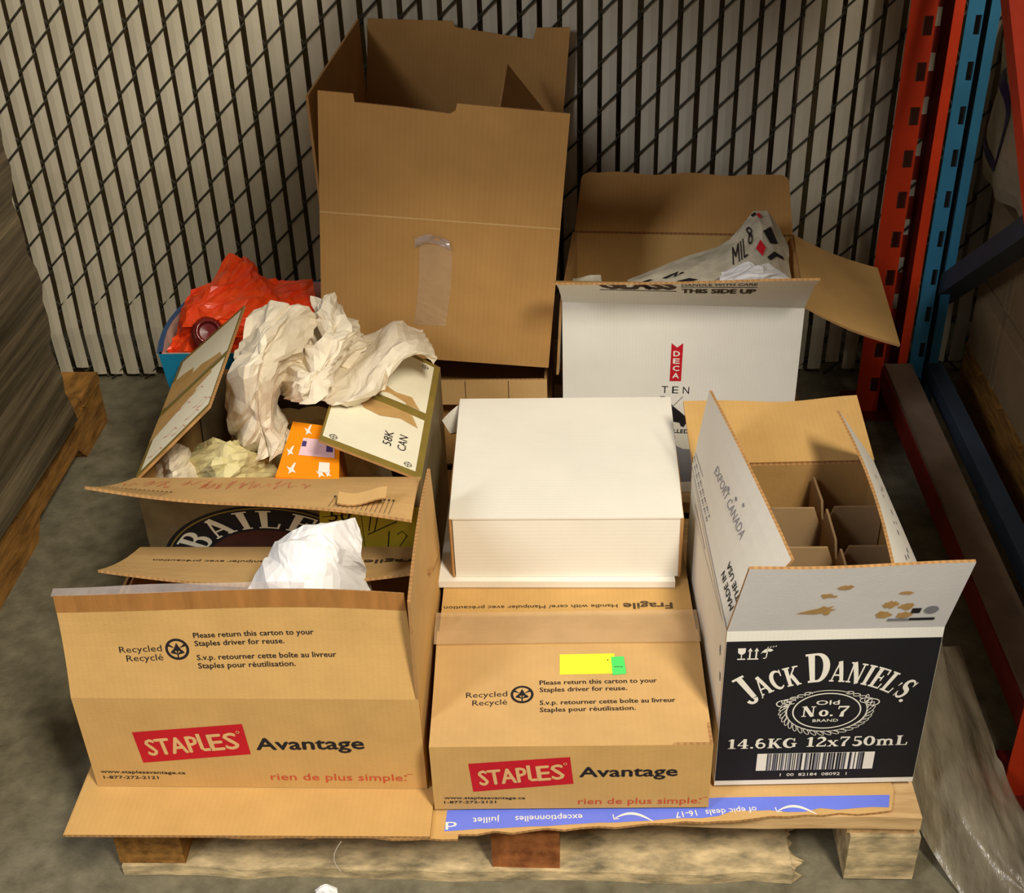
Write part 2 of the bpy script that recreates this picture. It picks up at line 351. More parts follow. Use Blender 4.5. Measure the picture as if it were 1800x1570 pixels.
# a small serif alphabet drawn as strokes (height 1): lists of (points, widths)
def arcp(cx, cy, rx, ry, a0, a1, n=14): return [(cx+rx*math.cos(RAD(a0+(a1-a0)*i/n)), cy+ry*math.sin(RAD(a0+(a1-a0)*i/n))) for i in range(n+1)]
def wv(n, lo, hi, ph=0): return [lo+(hi-lo)*math.sin(math.pi*i/n)**1.3 for i in range(n+1)]
TK, TN, SF = .20, .075, .07
def stem(x, w=TK, y0=0, y1=1): return [([(x, y0), (x, y1)], w)]
def srf(x, y, w=.36): return [([(x-w/2, y), (x+w/2, y)], SF)]
def st(x): return stem(x)+srf(x, SF/2)+srf(x, 1-SF/2)
G = {
 'I': (.42, st(.21)),
 'L': (.72, st(.21)+[([(.1, SF/2), (.68, SF/2)], SF), ([(.64, 0), (.67, .3)], .07)]),
 'E': (.74, st(.21)+[([(.1, SF/2), (.68, SF/2)], SF), ([(.1, 1-SF/2), (.66, 1-SF/2)], SF), ([(.65, 0), (.68, .28)], .07), ([(.62, 1), (.64, .74)], .07), ([(.2, .52), (.5, .52)], SF), ([(.49, .38), (.49, .66)], .06)]),
 'A': (.88, [([(.1, 0), (.42, 1)], TN), ([(.4, 1), (.70, 0)], TK), ([(.2, .32), (.6, .32)], TN)]+srf(.12, SF/2, .26)+srf(.70, SF/2, .36)),
 'B': (.76, st(.21)+[([(.2, 1-SF/2), (.4, 1-SF/2)], SF), (arcp(.4, .765, .2, .2, 90, -90), wv(14, SF, TK)), ([(.2, .53), (.42, .53)], SF), (arcp(.42, .285, .24, .25, 90, -90), wv(14, SF, TK+.02)), ([(.2, SF/2), (.42, SF/2)], SF)]),
 'C': (.74, [(arcp(.42, .5, .31, .46, 48, 312, 22), wv(22, .06, TK+.02)), ([(.64, 1), (.64, .66)], .06)]),
 'D': (.84, st(.21)+[([(.2, 1-SF/2), (.38, 1-SF/2)], SF), (arcp(.38, .5, .33, .465, 90, -90, 18), wv(18, SF, TK+.03)), ([(.2, SF/2), (.38, SF/2)], SF)]),
 'G': (.84, [(arcp(.42, .5, .31, .46, 48, 318, 22), wv(22, .06, TK+.02)), ([(.66, 1), (.66, .66)], .06), ([(.66, .08), (.66, .46)], TK*.85), ([(.5, .46), (.82, .46)], SF)]),
 'J': (.56, [([(.36, 1), (.36, .16)], TK), (arcp(.21, .14, .16, .14, 0, -180, 10), [TK, .17, .15, .12, .09, .08, .09, .11, .13, .15, .15])]+srf(.34, 1-SF/2, .4)),
 'K': (.86, st(.21)+[([(.28, .40), (.66, 1)], TN), ([(.38, .58), (.70, 0)], TK)]+srf(.66, 1-SF/2, .28)+srf(.72, SF/2, .30)),
 'N': (.86, [([(.16, 0), (.16, 1)], TN), ([(.17, 1), (.66, 0)], TK+.02), ([(.68, 0), (.68, 1)], TN)]+srf(.16, SF/2, .28)+srf(.14, 1-SF/2, .24)+srf(.68, 1-SF/2, .28)),
 'S': (.66, [(arcp(.33, .745, .2, .215, 20, 265, 16)+arcp(.33, .275, .22, .235, 85, -160, 16), [.06+.15*math.sin(math.pi*i/33)**1.5 for i in range(34)]), ([(.54, 1), (.54, .72)], .05), ([(.1, .0), (.1, .28)], .05)]),
 "'": (.22, [([(.12, 1), (.06, .72)], [.14, .05])]),
 '.': (.26, [([(.13, 0), (.13, .15)], .16)]),
 '1': (.5, [([(.27, 0), (.27, 1)], TK), ([(.24, .97), (.06, .82)], .07)]+srf(.27, SF/2, .44)),
 '2': (.66, [(arcp(.33, .73, .2, .22, 160, -40, 14)+[(.2, .25), (.1, .06)], [.16]+wv(15, .1, .2)), ([(.08, .06), (.6, .06)], .12), ([(.6, 0), (.62, .26)], .06)]),
 '4': (.72, [([(.47, 0), (.47, 1)], TK), ([(.44, .98), (.08, .32)], TN), ([(.05, .32), (.68, .32)], .08)]+srf(.47, SF/2, .4)),
 '5': (.66, [(arcp(.32, .3, .23, .265, 120, -150, 16), [.07]+wv(15, .1, .21)), ([(.2, .52), (.2, .96)], .07), ([(.17, .94), (.58, .94)], .12)]),
 '6': (.68, [(arcp(.34, .5, .22, .46, 60, 200, 12), wv(12, .07, .2)), ([(.12, .5), (.12, .3)], TK*.9), (arcp(.34, .3, .22, .265, 180, -180, 22), .13)]),
 '7': (.66, [([(.1, .93), (.6, .93)], .14), ([(.1, 1), (.08, .72)], .06), ([(.57, .9), (.3, .42), (.26, 0)], [.08, .16, .22])]),
 '0': (.72, [(arcp(.36, .5, .24, .45, 0, 360, 26), [.09+.11*abs(math.cos(2*math.pi*i/26)) for i in range(27)])]),
 'x': (.66, [([(.12, .62), (.54, 0)], .17), ([(.52, .62), (.12, 0)], TN)]+srf(.14, .62, .26)+srf(.52, .62, .22)+srf(.13, SF/2, .22)+srf(.54, SF/2, .26)),
 'm': (1.1, [([(.18, 0), (.18, .62)], .17), (arcp(.36, .45, .17, .17, 170, 0, 8)+[(.53, 0)], .15), (arcp(.72, .45, .17, .17, 170, 0, 8)+[(.9, 0)], .15)]+srf(.18, SF/2, .3)+srf(.53, SF/2, .28)+srf(.9, SF/2, .3)+srf(.12, .6, .2)),
 'o': (.6, [(arcp(.3, .31, .2, .27, 0, 360, 20), [.08+.1*abs(math.cos(2*math.pi*i/20)) for i in range(21)])]),
 'Y': (.84, [([(.42, 0), (.42, .45)], TK), ([(.12, 1), (.42, .42)], TK*.9), ([(.72, 1), (.44, .42)], TN)]+srf(.42, SF/2, .36)+srf(.14, 1-SF/2, .32)+srf(.70, 1-SF/2, .26)),
 ' ': (.4, []),
}
def serif_run(pr, s, place, xs=1., mi=0, caps=None, gap=.04):
    """place(x, y, k) -> (u, v): x along the run in letter heights, y 0..1"""
    x = 0
    for i, ch in enumerate(s):
        wd, strokes = G[ch]; k = caps[i] if caps else 1.
        for si, (pts, w) in enumerate(strokes):
            n = len(pts)
            if n == 2:                                   # resample so that arcs bend it
                pts = [(pts[0][0]+(pts[1][0]-pts[0][0])*j/6, pts[0][1]+(pts[1][1]-pts[0][1])*j/6) for j in range(7)]
                w = [w[0]+(w[1]-w[0])*j/6 for j in range(7)] if isinstance(w, (list, tuple)) else w
            ww = w if isinstance(w, (list, tuple)) else [w]*len(pts)
            n = len(pts); a_, b_ = [], []
            for j, p in enumerate(pts):
                q0 = pts[max(j-1, 0)]; q1 = pts[min(j+1, n-1)]; dx, dy = q1[0]-q0[0], q1[1]-q0[1]; l = math.hypot(dx, dy) or 1
                nx, ny = -dy/l*ww[j]/2, dx/l*ww[j]/2
                a_.append(place(x+(p[0]+nx)*xs*k, (p[1]+ny)*k)); b_.append(place(x+(p[0]-nx)*xs*k, (p[1]-ny)*k))
            pr.put(a_+b_, [(n+j, n+j+1, j+1, j) for j in range(n-1)], mi, si*2e-5)
        x += (wd+gap)*xs*k
    return x
def run_width(s, xs=1., caps=None, gap=.04): return sum((G[c][0]+gap)*xs*(caps[i] if caps else 1) for i, c in enumerate(s))

# ------------------------------------------------------------------ setting
mb = MB(); mb.quad((-3, -4.2, 0), (5, -4.2, 0), (5, .3, 0), (-3, .3, 0))
fl = build(mb, 'floor', 'floor'); tag(fl, 'worn olive grey concrete warehouse floor', 'floor', kind='structure')
mb = MB(); mb.box(-3, 5, .22, .3, 0, 3.6)
wb = build(mb, 'wall_back', 'wall'); tag(wb, 'dark wall behind the slatted fence', 'wall', kind='structure')

# chain-link fence: a flat slat threaded through every spiral of wire
PIT, HP = .0359, .044
fence = thing('chain_link_fence', 'dark chain-link fence threaded with upright beige privacy slats', 'fence', (0, 0, 0))
zt = 1.0
def slat_mesh(bot, seed):
    r = random.Random(seed); mb = MB(); n = 10
    rows = []
    for i in range(n+1):
        z = bot+(zt-bot)*i/n
        bow = .010*math.exp(-((z-.10)/.10)**2)
        rows.append([(-.0132, -bow-.001, z), (0, -bow-.0028, z), (.0132, -bow-.001, z), (.0132, -bow+.0008, z), (-.0132, -bow+.0008, z)])
    for i in range(n):
        for k in range(5):
            a, b = rows[i], rows[i+1]; mb.quad(a[k], a[(k+1) % 5], b[(k+1) % 5], b[k])
    mb.add(rows[0], [(4, 3, 2, 1, 0)]); mb.add(rows[-1], [(0, 1, 2, 3, 4)])
    return mb.mesh('slat', ['slat'])
SL = [slat_mesh(b, k) for k, b in enumerate((.013, .002, .030, .018))]
def wire_mesh():
    mb = MB(); pts = []; z = -.02
    hw = PIT/2
    while z < zt:
        pts += [(-hw-.001, -.001, z-.006), (-hw+.004, -.0052, z+.003), (hw-.004, -.0052, z+.030), (hw+.001, -.001, z+.037), (hw-.003, .0035, z+.047), (-hw+.003, .0035, z+.076)]
        z += 2*HP
    mb.tube(pts, .0022, 6); return mb.mesh('wire', ['wire'], True)
WM = wire_mesh()
for i in range(-12, 58):
    r = random.Random(i*7+1)
    x = PIT*(i+.5)
    s = link('slat', SL[r.choice((0, 0, 0, 1, 2, 3))], fence, Matrix.Translation((x+r.uniform(-.001, .001), 0, 0)))
    ph = (.745+HP*i) % (2*HP)
    link('wire', WM, fence, Matrix.Translation((x, 0, ph-2*HP+.02)))
mb = MB(); mb.tube([(-.5, .012, .025), (.3, .014, .012), (1.2, .012, .02), (2.1, .012, .02)], .003); build(mb, 'tension_wire', 'wire', fence)

# ------------------------------------------------------------------ the wooden pallet
pal = thing('wooden_pallet', 'pale pine block pallet carrying the pile of cartons', 'pallet', (.44, -1.273, 0))
PW, PD = 1.0, 1.2
def jag(lu, seed, h, dpt, z, right_jag=False, wav=.004):
    r = random.Random(seed); mb = MB(); n = 16
    a = []
    for i in range(n+1):
        x = lu*i/n; a.append((x, r.uniform(-wav, wav)*.5, z+r.uniform(-wav, wav)*.25))
    top, bot = [], []
    for (x, y, zz) in a:
        top.append(((x, y, zz+h), (x, dpt+y, zz+h))); bot.append(((x, y, zz), (x, dpt+y, zz)))
    for i in range(n):
        mb.quad(bot[i][0], bot[i+1][0], top[i+1][0], top[i][0]); mb.quad(top[i][0], top[i+1][0], top[i+1][1], top[i][1])
        mb.quad(bot[i+1][1], bot[i][1], top[i][1], top[i+1][1]); mb.quad(bot[i][1], bot[i+1][1], bot[i+1][0], bot[i][0])
    mb.quad(bot[0][1], bot[0][0], top[0][0], top[0][1])
    if right_jag:                                       # splintered end
        k = 13
        for j in range(k):
            y0, y1 = dpt*j/k, dpt*(j+1)/k; e = r.uniform(.002, .022)
            z0, z1 = z+h*.05, z+h*.95
            mb.add([(lu, y0, z0), (lu, y1, z0), (lu, y1, z1), (lu, y0, z1), (lu+e, (y0+y1)/2, z+h*r.uniform(.2, .8))], [(0, 1, 4), (1, 2, 4), (2, 3, 4), (3, 0, 4)])
    else:
        mb.quad(bot[n][0], bot[n][1], top[n][1], top[n][0])
    return mb
dy = 0
for k, wd in enumerate((.135, .095, .095, .135, .095, .095, .095, .135)):
    build(jag(PW, 20+k, .021, wd, .101), 'deck_board', 'wood', pal, Matrix.Translation((0, dy, 0))); dy += wd+.046
for bx in (0, .478, .915):
    build(jag(1.18, 31+int(bx*9), .018, .085, .083), 'stringer_board', 'wood', pal, Matrix.Translation((bx+.085, .008, 0)) @ Matrix.Rotation(RAD(90), 4, 'Z'))
for by in (0, .55, 1.1):
    for bx, mt in ((0, 'wood_old'), (.478, 'wood_end'), (.918, 'wood_stain')):
        mb = MB(); mb.box(0, .085, 0, .10, .018 if bx < .9 else .004, .083)
        if by > 0: mt = 'wood'
        build(mb, 'block', mt, pal, Matrix.Translation((bx+.002, by+.002, 0)))
build(jag(.85, 5, .018, .11, 0, True, .006), 'bottom_board', 'wood_stain', pal, Matrix.Translation((.005, -.004, 0)))
for by in (.54, 1.09): build(jag(.98, 6+int(by*10), .018, .11, 0), 'bottom_board', 'wood', pal, Matrix.Translation((.005, by, 0)))

# flattened cartons lying on the deck
def board(name, label, pts, z, t, mats=BM):
    cx = sum(p[0] for p in pts)/len(pts); cy = sum(p[1] for p in pts)/len(pts)
    o = build(poly_prism([(x-cx, y-cy) for x, y in pts], t), name, mats, None, Matrix.Translation((cx, cy, z+t)))
    return tag(o, label, 'cardboard')
rr = random.Random(4)
edge = [(.885-.47*i/24, -1.314+rr.uniform(-.0035, .0035)) for i in range(25)]
board('cardboard_sheet', 'lower flattened kraft sheet with ragged front edge, under the left carton', [(.400, -.55), (.407, -1.316)]+edge[::-1]+[(.87, -.55)], .1228, .0034)
board('cardboard_sheet', 'upper plain kraft sheet jutting out on the left beneath the open printed carton', [(.402, -.7), (.411, -1.319), (.852, -1.316), (.848, -.7)], .1264, .0042)
X0, Y0 = .42, -1.3
rr = random.Random(9)
fe = [(.446+(.984-.446)*i/26, -.010+.042*(i/26)+rr.uniform(-.0025, .0025)) for i in range(27)]
cb = board('cardboard_sheet', 'kraft sheet with a blue printed strip under the front middle carton', [(X0+u, Y0+v) for u, v in fe]+[(X0+.993, Y0+.063), (X0+.995, -.75), (X0+.447, -.75)], .1228, .0036, ('kraft_pale', 'kraft_in', 'kraft_edge'))
ox, oy = cb.location.x, cb.location.y
pr = Print(.0004); L_ = lambda u, v: (X0+u-ox, Y0+v-oy)
rr = random.Random(11)
fr = []
for i in range(27):
    u = .448+(.982-.448)*i/26
    fr.append(L_(u, -.006+.042*(i/26)+(rr.uniform(.001, .010) if i > 16 else rr.uniform(0, .002))))
pr.poly(fr+[L_(.987, .0565), L_(.78, .050), L_(.62, .038), L_(.449, .0265)])
pr.on(cb, 'blue_print', ['blue_print'], 'blue printed strip')
pr = Print(.0008)
def upside(t, u0, u1, v0, v1, cap, bold=.01):
    a = math.degrees(math.atan2(v1-v0, u1-u0)); x, y = L_(u1, v1+cap); pr.text(t, x, y, u1-u0, cap, bold, 180+a)
upside('juillet', .481, .513, .006, .008, .009); upside('exceptionnelles', .532, .613, .009, .013, .009); upside('16-17', .724, .750, .017, .021, .009)
upside('of epic deals', .761, .823, .021, .027, .009); upside('d', .4485, .462, -.004, -.003, .012)
for u in (.652, .848):
    v = .012+(u-.652)*.068
    pts = [L_(u+.046*i/12, v+.012*math.sin(math.pi*(.12+.88*i/12))) for i in range(13)]
    pr.line(pts, [.001+.0028*math.sin(math.pi*i/12) for i in range(13)]); x, y = L_(u, v+.003)
    pr.line([(x-.002, y+.007), (x-.001, y), (x+.005, y+.001)], .0014)
pr.on(cb, 'lettering', ['white_ink'], 'white upside-down lettering')

# ------------------------------------------------------------------ office-supply cartons (A left open, B middle taped)
def recycle_icon(pr, u, v, r, ink=0, bg=1):
    pr.ring(u, v, r*.88, r*.88, r*.24, ink, 28)
    pr.disc(u, v, r*.77, r*.77, bg, dw=.0001)
    pr.poly([(u-r*.42, v-r*.16), (u+r*.42, v-r*.16), (u, v+r*.52)], ink, .0003)
    pr.poly([(u-r*.24, v+r*.1), (u+r*.24, v+r*.1), (u, v+r*.62)], ink, .0003)
    for a in (30, 150): pr.poly([(u+r*.18*math.cos(RAD(a)), v+r*.18*math.sin(RAD(a))), (u+r*.8*math.cos(RAD(a-9)), v+r*.8*math.sin(RAD(a-9))), (u+r*.8*math.cos(RAD(a+9)), v+r*.8*math.sin(RAD(a+9)))], ink, .0003)
    pr.rect(u-r*.06, u+r*.06, v-r*.8, v-r*.1, ink, .0003)
    for s_ in (-1, 1): pr.poly([(u, v-r*.5), (u+s_*r*.6, v-r*.34), (u+s_*r*.42, v-r*.05), (u+s_*r*.2, v-r*.2)], ink, .0003)
def return_text(pr, cu, cv, r, recR, base, wid, lx, lines, cap):
    recycle_icon(pr, cu, cv, r)
    pr.text('Recycled', recR, base[0], wid[0], cap*1.22, 0, 2, 'r'); pr.text('Recyclé', recR, base[1], wid[1], cap*1.22, 0, 2, 'r')
    for t, (v, w) in zip(('Please return this carton to your', 'Staples driver for reuse.', 'S.v.p. retourner cette boîte au livreur', 'Staples pour réutilisation.'), lines):
        pr.text(t, lx, v, w, cap, .022, 1.3)
def staples_front(panel, q, av, rien, ww, kx):
    pr = Print(.0004); pr.poly(q); pr.on(panel, 'logo_plate', ['red'], 'red tilted logo block')
    cu = sum(p[0] for p in q)/4; cv = sum(p[1] for p in q)/4; w = q[2][0]-q[3][0]
    ang = math.degrees(math.atan2(q[2][1]-q[3][1], w)); h = math.dist(q[0], q[3])
    pr = Print(.0008); cap = h*.54
    c_, s_ = math.cos(RAD(ang)), math.sin(RAD(ang)); tw = w*.84
    pr.text('STAP', cu-tw/2*c_+cap/2*s_, cv-tw/2*s_-cap/2*c_, tw*.56, cap, .028, ang)
    e = tw*.69-tw/2; pr.text('ES', cu+e*c_+cap/2*s_, cv+e*s_-cap/2*c_, tw*.31, cap, .028, ang)
    f = lambda a, b: (cu+(tw*.565-tw/2+a*cap)*c_-(b-.5)*cap*s_, cv+(tw*.565-tw/2+a*cap)*s_+(b-.5)*cap*c_)
    pr.line([f(.12, 1.05), f(.12, .16), f(.2, .08), f(.52, .08), f(.6, .22)], cap*.17)
    pr.ring(cu+tw*.535*c_-cap*.45*s_, cv+tw*.535*s_+cap*.45*c_, cap*.07, cap*.07, cap*.03, 0, 10)
    pr.on(panel, 'logo_lettering', ['tan_ink'], 'tan logo lettering')
    pr = Print(.0004); pr.text('Avantage', av[0], av[1], av[2], av[3], .036, av[4])
    pr.text('www.staplesavantage.ca', ww[0], ww[1], ww[2], ww[3], .03, -.8); pr.text('1-877-272-2121', ww[4], ww[5], ww[6], ww[3], .03, 0)
    pr.on(panel, 'lettering', ['ink'], 'black lettering')
    pr = Print(.0004); pr.text('rien de plus simple.', rien[0], rien[1], rien[2], rien[3], .004)
    e = rien[0]+rien[2]; pr.rect(e-.002, e+.001, rien[1]+rien[3]*.62, rien[1]+rien[3]*.80); pr.rect(e+.002, e+.008, rien[1]+rien[3]*.9, rien[1]+rien[3]*.98)
    pr.on(panel, 'slogan', ['red_soft'], 'red slogan lettering')

ST = ('kraft', 'kraft_in', 'kraft_edge')
A = Carton('carton', 'open brown carton with red logo block at front left, its front flap standing upright', (.428, -1.244, .1315), 0, .414, .290, .152, ST)
staples_front(A.P['f'], [(.0624, .0955), (.1988, .1106), (.2023, .0592), (.0663, .0429)], (.2112, .067, .131, .0205, 1.2), (.2213, .0140, .168, .0125), (.0094, .0245, .106, .0052, .0111, .0142, .069), 1)
def fA(u, v):
    k = v/.147
    return Vector((u*(1-.03*k)+.002*k, v*(1+.05*math.sin(math.pi*min(1, max(0, u/.414)))-.02*(1-u/.414)), .004*math.sin(u*14)*k-.004*math.sin(math.pi*k)))
f = A.flap('f', .140, -9.9, fA, None, 20, 8)
pr = Print(.0005); pr.fn = fA
return_text(pr, .1369, .0650, .0142, .1186, (.0628, .0508), (.0512, .0442), .1587, ((.0795, .142), (.0688, .106), (.0503, .165), (.0395, .1155)), .0072)
pr.on(f, 'lettering', ['ink', 'kraft'], 'black return notice and recycling mark')
mb = sheet_mesh(lambda u, v: fA(u, v+.118)+Vector((0, 0, .0006)), .414, .0235, 24, 2, .0003); build(mb, 'packing_tape', ['tape_brown']*3, f, None, 'glossy brown strip of tape along the top edge')
rr = random.Random(2)
def tapefn(u, v):
    q = fA(u, .1405+v*.2); k = v/.012
    return q+Vector((-.003, k*.0035*(.45+.55*math.sin(u*10+.5)), -.010*k+.001*math.sin(u*40)*k))
build(sheet_mesh(tapefn, .30, .012, 40, 2, .0003), 'tape_strip', ['clear']*3, f, None, 'loose clear tape sticking up over the edge')
def fAr(u, v): k = v/.149; return Vector((u*(1-.10*k)+.0*k, v, -.004*k*math.sin(u*9)+.004*k))
fr_ = A.flap('r', .149, -1, fAr, ('kraft_pale', 'kraft_in', 'kraft_edge'), 8, 4)
def fAb(u, v):
    k = v/.147; s = u/.414
    return Vector((u+.020*k*(1-2*s)*(-.3), v, .022*k*k*(1-math.sin(math.pi*s))))
fb = A.flap('b', .140, -72, fAb, ('kraft_pale', 'kraft_in', 'kraft_edge'), 16, 6)
pr = Print(.0006); pr.fn = fAb
pr.text('Fragile', .02, .055, .075, .017, .03); pr.text('Handle with care/ Manipuler avec précaution', .105, .055, .27, .009, .015)
pr.on(fb, 'lettering', ['ink_soft'])
A.flap('l', .142, -172)

B = Carton('carton', 'taped shut brown carton with red logo block and yellow sticker at front centre', (.854, -1.276, .1315), 1.2, .331, .392, .107, ST)
staples_front(B.P['f'], [(.0447, .0790), (.1646, .0889), (.1685, .0434), (.0485, .0309)], (.176, .0550, .1150, .0175, .4), (.174, .0075, .147, .0110), (.0129, .0186, .0975, .0045, .0125, .0107, .0625), .85)
def fB(u, v): k = v/.187; return Vector((u+(u-.165)*.010*k, v, -.004*math.sin(math.pi*k)+.002*math.sin(u*12)*k))
f = B.flap('f', .187, -86.0, fB, ('kraft_pale', 'kraft_in', 'kraft_edge'), 14, 8)
pr = Print(.0005); pr.fn = fB
return_text(pr, .1085, .0815, .0140, .0906, (.0790, .0660), (.0500, .0420), .130, ((.0965, .143), (.0850, .106), (.0645, .163), (.0530, .1145)), .0074)
pr.on(f, 'lettering', ['ink', 'kraft_pale'], 'black return notice and recycling mark')
pr = Print(.0007); pr.fn = fB; pr.poly([(.1546, .1125), (.2218, .1139), (.2235, .1462), (.1552, .1448)]); pr.on(f, 'sticker', ['yellow'], 'fluorescent yellow sticker')
pr = Print(.0011); pr.fn = fB; pr.poly([(.2196, .1111), (.2364, .1131), (.2346, .1414), (.2189, .1404)]); st_ = pr.on(f, 'sticker', ['green'], 'small green price sticker')
pr = Print(.0014); pr.fn = fB
for i in range(4): pr.rect(.2225+.0027*i, .2243+.0027*i, .1235, .1248)
pr.rect(.214, .2152, .134, .1362); pr.on(f, 'sticker_print', ['ink_soft'])
f2 = B.flap('b', .203, -88.8, None, ('kraft', 'kraft_in', 'kraft_edge'))
pr = Print(.0005)
pr.text('Fragile', .026, .1555-.012, .064, .0125, .04); pr.text('Handle with care/ Manipuler avec précaution', .098, .1555-.010, .230, .0068, .02)
pr.on(f2, 'lettering', ['ink_soft'], 'upside-down warning lettering')
def tpB(u, v): k = v/.056; return Vector((u-.004, v+.160, .0048+.0045*math.sin(math.pi*min(1, k*1.1))+.0012*math.sin(u*70)*math.sin(math.pi*k)))
build(sheet_mesh(tpB, .337, .056, 40, 8, .0003), 'packing_tape', ['tape']*3, f, None, 'glossy clear tape over the seam')
for s_ in 'rl': B.flap(s_, .16, -95, inset=.006, z=.102)

# ------------------------------------------------------------------ whiskey carton with dividers
JM = ('white_board', 'kraft_in', 'kraft_edge')
J = Carton('carton', 'open white and black liquor carton with bottle dividers at the front right', (1.195, -1.235, .1315), 2.1, .2425, .330, .2505, JM)
jp = J.P['f']; w = J.w
pr = Print(.0004); pr.rect(.0005, w-.0005, .0085, .2355); pr.on(jp, 'black_print', ['jd_black'], 'black printed panel')
pr = Print(.0008)
caps = [1.30, .86, .86, .86, .6, 1.28, .90, .90, .90, .90, .90, .6, .90]
txt = "JACK DANIEL'S"; Rb, cx, cy = .1396, .120, .0318; hgt = .0350
xs = .60; tw = run_width(txt, xs, caps, .035)*hgt; span = .197
def arcplace(x, y, a0=0):
    s = (x*hgt/tw-.5)*span/Rb*.97
    drop = -.004 if x < .5 else 0
    r = Rb+y*hgt+drop
    return (cx+r*math.sin(s), cy+r*math.cos(s))
serif_run(pr, txt, arcplace, xs, 0, caps, .035)
ou, ov = .1245, .1242
pr.ring(ou, ov, .0395, .0282, .0016, 0, 48); pr.ring(ou, ov, .0470, .0330, .0010, 0, 48, 60, 120); pr.ring(ou, ov, .0470, .0335, .0012, 0, 60, 155, 385)
for k in range(26):                                    # scalloped scrollwork
    a = 150+240*k/25; e = .0058 if 3 < k < 22 else .0075
    px, py = ou+.0515*math.cos(RAD(a)), ov+.0365*math.sin(RAD(a)); t_ = RAD(a+55)
    pts = [(px+e*math.cos(b)*math.cos(t_)-.0021*math.sin(b)*math.sin(t_), py+e*math.cos(b)*math.sin(t_)+.0021*math.sin(b)*math.cos(t_)) for b in [2*math.pi*i/12 for i in range(12)]]
    pr.line(pts, .0008, 0, True)
for s_ in (-1, 1):
    pr.ring(ou+s_*.052, ov+.013, .0078, .0052, .0013, 0, 20); pr.ring(ou+s_*.0455, ov+.016, .0085, .004, .0010, 0, 20, 20, 320)
    for k in range(3): pr.ring(ou+s_*(.040-.008*k), ov+.0215+.0036*k, .0045, .0020, .0010, 0, 14, 200 if s_ > 0 else -20, 520 if s_ > 0 else 300)
pr.text('Old', ou, .1345, .027, .0072, .03, 0, 'c')
hn = .0150
def noplace(x, y): return (ou-.0295+x*hn*1.35, .1155+y*hn*1.1)
serif_run(pr, 'N', noplace, 1.0); 
def noplace2(x, y): return (ou-.0090+x*hn*1.30, .1155+y*hn*1.1)
serif_run(pr, 'o.', noplace2, 1.0)
def noplace3(x, y): return (ou+.0120+x*hn*1.4, .1145+y*hn*1.15)
serif_run(pr, '7', noplace3, 1.1)
pr.text('BRAND', ou, .1065, .030, .0046, .01, 0, 'c')
k1 = .0160; t1 = '14.6KG'; w1 = run_width(t1, 1)
serif_run(pr, t1, lambda x, y: (.0118+x/w1*.0840, .0640+y*k1), 1.0)
t2 = '12x750mL'; w2 = run_width(t2, 1)
serif_run(pr, t2, lambda x, y: (.1055+x/w2*.1220, .0650+y*k1), 1.0)
pr.text('1  00  82184  08092  1', .0790, .0150, .081, .0052, .01)
# glass, arrows and umbrella handling marks
pr.poly([(.0140, .2255), (.0230, .2255), (.0226, .2185), (.0200, .2160), (.0170, .2160), (.0144, .2185)]); pr.rect(.0179, .0191, .2095, .2165); pr.rect(.0140, .0230, .2080, .2098)
for x in (.0280, .0352): pr.rect(x-.0009, x+.0009, .2095, .2220); pr.poly([(x-.0027, .2205), (x+.0027, .2205), (x, .2258)])
pr.rect(.0252, .0380, .2080, .2098)
pr.poly([(.0400, .2165), (.0425, .2185), (.0455, .2180), (.0480, .2200), (.0510, .2195), (.0540, .2215), (.0520, .2235), (.0485, .2245), (.0450, .2235), (.0420, .2205)])
pr.line([(.0478, .2235), (.0466, .2110), (.0450, .2092), (.0432, .2100)], .0012)
for k in range(4): pr.line([(.0470+.003*k, .2250+.0006*k), (.0482+.003*k, .2268+.0006*k)], .0009)
pr.disc(.2090, .1385, .0024, .0024)
pr.on(jp, 'lettering', ['white_ink'], 'white serif lettering, oval emblem and handling marks')
pr = Print(.0008); bl, br, b0, b1 = .0490, .1900, .0252, .0545
pr.rect(bl, br, b0, b1); pr.on(jp, 'barcode', ['white_ink'], 'white barcode block')
pr = Print(.0012); rr = random.Random(8); x = bl+.012; k = 0
while x < br-.013:
    wd = rr.choice((.0011, .0011, .0022)); pr.rect(x, x+wd, b0, b1); x += wd+rr.choice((.0012, .0018, .003, .0042))
pr.on(jp, 'barcode_bars', ['jd_black'])
pr = Print(.00115); rr = random.Random(18); x = bl+.0125
while x < br-.016:
    wd = rr.choice((.003, .0045)); pr.rect(x, x+wd, b0, b1); x += wd+rr.choice((.004, .006, .008))
pr.on(jp, 'barcode_greys', ['ink_grey'])
# left side print
pr = Print(.0005)
pr.line([(.012, .243), (.30, .240)], .0012); pr.line([(.05, .205), (.29, .238)], .0009); pr.line([(.05, .224), (.15, .226)], .0018)
pr.blob(.300, .196, .004, .007, 3); pr.blob(.312, .165, .004, .007, 4)
pr.on(J.P['l'], 'lettering', ['ink_grey'])
def fJf(u, v): k = v/.127; return Vector((u*(1-.03*k)+.010*k, v, .002*math.sin(u*20)*k))
f = J.flap('f', .127, 18, fJf, ('grey_board', 'kraft_in', 'kraft_edge'), 12, 5)
pr = Print(.0006); pr.fn = fJf
pr.poly([(.069, .037), (.083, .044), (.092, .047), (.096, .052), (.101, .049), (.108, .052), (.104, .046), (.112, .044), (.106, .041), (.106, .034), (.102, .032), (.098, .037), (.090, .035)])
pr.blob(.112, .089, .0085, .0050, 1); pr.blob(.0955, .073, .0066, .0046, 2); pr.blob(.104, .0715, .0022, .0022, 5)
for (u, v), s_ in zip(((.170, .050), (.189, .046), (.167, .030), (.190, .028), (.182, .073)), range(5)): pr.blob(u, v, .0078, .0070 if s_ < 4 else .003, 20+s_)
